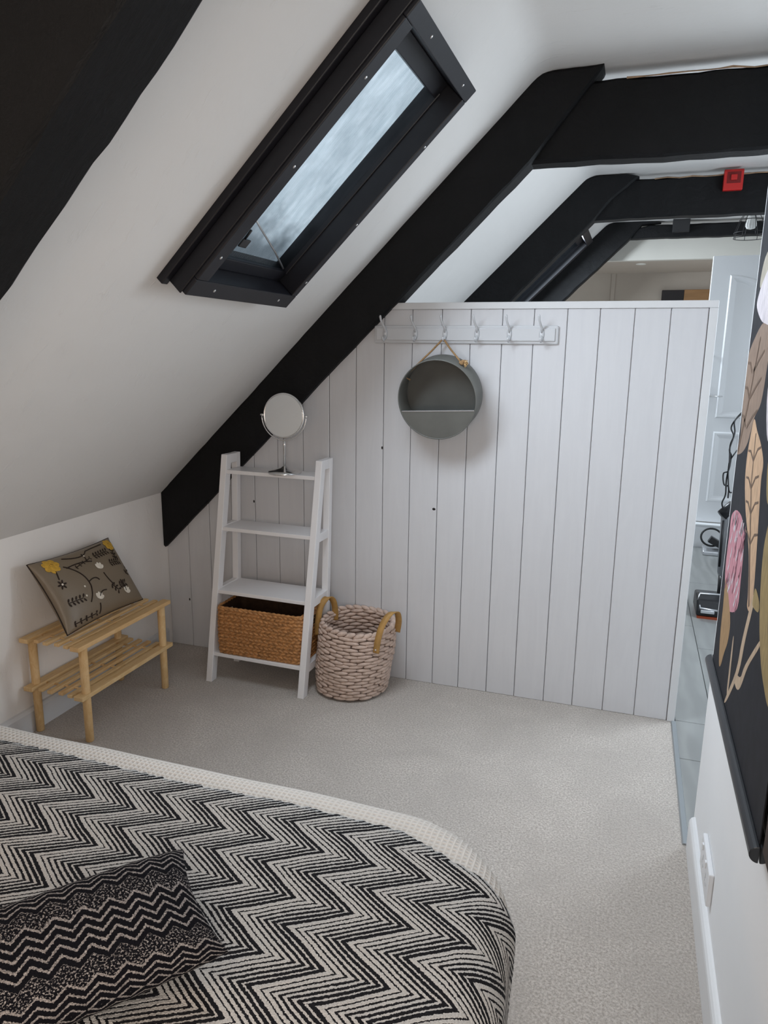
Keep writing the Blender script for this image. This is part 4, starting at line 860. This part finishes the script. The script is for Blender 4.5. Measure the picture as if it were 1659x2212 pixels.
def vacuum():
    X, Y = 0.60, 4.52; e = empty('vacuum_cleaner', (X, Y, 0), 'silver and black upright vacuum cleaner standing in the hall', 'vacuum')
    hd = obj('floor_head', MB().prism_x([(Y - 0.125, 0.012), (Y - 0.135, 0.05), (Y - 0.10, 0.105), (Y - 0.02, 0.125), (Y + 0.09, 0.11), (Y + 0.11, 0.012)], 0.448, 0.752), 'black_plastic', e, bevel=0.012, seg=3)
    obj('sole', MB().box(0.455, 0.745, Y - 0.128, Y + 0.10, 0.0, 0.014), 'orange_plastic', hd)
    obj('bumper_trim', MB().tube([(0.56, Y - 0.132, 0.058), (0.468, Y - 0.125, 0.062), (0.456, Y - 0.09, 0.10), (0.468, Y - 0.03, 0.122), (0.60, Y - 0.03, 0.126)], 0.006, 8), 'silver_plastic', hd, smooth=True)
    obj('window', MB().box(0.47, 0.545, Y - 0.139, Y - 0.12, 0.035, 0.055), 'silver_plastic', hd, bevel=0.004)
    obj('neck', MB().tube([(0.60, Y + 0.02, 0.10), (0.60, Y + 0.05, 0.22)], 0.035, 14), 'black_plastic', e, smooth=True)
    bd = obj('body', MB().lathe([(0.038, 0.19), (0.055, 0.24), (0.062, 0.40), (0.068, 0.58), (0.05, 0.60)], 24, (0.612, Y + 0.06, 0)), 'grey_plastic', e, smooth=True)
    for a in (3.7, 4.4, 5.1): obj('stripe', MB().tube([(0.612 + 0.060 * math.cos(a), Y + 0.06 + 0.060 * math.sin(a), 0.28), (0.612 + 0.068 * math.cos(a), Y + 0.06 + 0.068 * math.sin(a), 0.56)], 0.007, 6), 'black_plastic', bd, smooth=True)
    obj('cap', MB().tube([(0.545, Y + 0.03, 0.585), (0.60, Y + 0.05, 0.635), (0.68, Y + 0.07, 0.65)], [0.035, 0.04, 0.035], 12), 'black_plastic', e, smooth=True)
    obj('handle_pole', MB().tube([(0.66, Y + 0.06, 0.62), (0.665, Y + 0.06, 1.15), (0.64, Y + 0.05, 1.22), (0.60, Y + 0.04, 1.22)], 0.014, 10), 'black_plastic', e, smooth=True)
    c = MB(); y = Y - 0.02
    def sm(P):
        P = [Vector(p) for p in P]; Q = []
        for i in range(len(P) - 1):
            p0, p1, p2, p3 = P[max(i - 1, 0)], P[i], P[i + 1], P[min(i + 2, len(P) - 1)]
            for q in range(5): t = q / 5; Q.append(0.5 * ((2 * p1) + (p2 - p0) * t + (2 * p0 - 5 * p1 + 4 * p2 - p3) * t * t + (3 * p1 - p0 - 3 * p2 + p3) * t ** 3))
        return Q + [P[-1]]
    c.tube(sm([(0.60, y + .05, 1.20), (0.553, y, 1.15), (0.535, y, 1.10), (0.552, y, 1.055), (0.540, y, 1.0), (0.545, y - .01, 0.90), (0.541, y, 0.80), (0.545, y, 0.72), (0.532, y, 0.67), (0.545, y + .02, 0.63)]), 0.0042, 6)
    c.tube(sm([(0.60, y + .04, 1.19), (0.548, y - .01, 1.14), (0.556, y, 1.07), (0.538, y - .01, 0.98), (0.552, y, 0.94), (0.545, y - .01, 0.86), (0.522, y, 0.84), (0.53, y - .01, 0.78), (0.556, y, 0.765), (0.56, y, 0.70)]), 0.0042, 6)
    c.tube(sm([(0.60, y + .04, 1.0), (0.565, y - .01, 0.955), (0.545, y, 0.90), (0.55, y - .01, 0.80), (0.565, y, 0.735), (0.60, y + .03, 0.74)]), 0.0042, 6)
    obj('power_cord', c, 'black_wire', e, smooth=True)
vacuum()
def hose():
    e = empty('vacuum_attachment', (0.66, 5.96, 0), 'black hose loop and nozzle lying by the white step behind the vacuum', 'hose')
    pts = [(0.66 + 0.075 * math.cos(t), 5.97 + 0.03 * math.sin(t), 0.125 + 0.062 * math.sin(t)) for t in [i * 2 * math.pi / 26 + 0.3 for i in range(23)]]
    obj('hose', MB().tube(pts, 0.0075, 8), 'black_wire', e, smooth=True)
    obj('nozzle', MB().prism_y([(0.63, 0.10), (0.655, 0.145), (0.76, 0.085), (0.74, 0.045)], 5.90, 5.95), 'black_plastic', e, bevel=0.004)
    obj('foot_plate', MB().prism_x([(5.88, 0.0), (5.88, 0.03), (5.92, 0.05), (6.0, 0.05), (6.02, 0.0)], 0.60, 0.78), 'silver_plastic', e, bevel=0.006)
hose()
def far_panel():
    e = empty('wall_board', (0.43, 8.42, 1.9), 'dark chalk panel beside a wooden board on the far cream wall', 'board')
    obj('dark_panel', MB().box(0.197, 0.412, 8.385, 8.43, 1.62, 2.143), 'chalk_dark', e, bevel=0.004); obj('wood_panel', MB().box(0.412, 0.70, 8.39, 8.43, 1.62, 2.146), 'oak_board', e, bevel=0.003)
far_panel()
d = empty('downlight', (-0.03, 7.57, 2.32), 'small recessed ceiling downlight in the far low ceiling', 'downlight')
obj('bezel', MB().lathe([(0.028, -0.002), (0.030, -0.006), (0.045, -0.006), (0.047, 0.0)], 24, (-0.03, 7.57, 2.32)), 'plaster_cream', d, smooth=True)
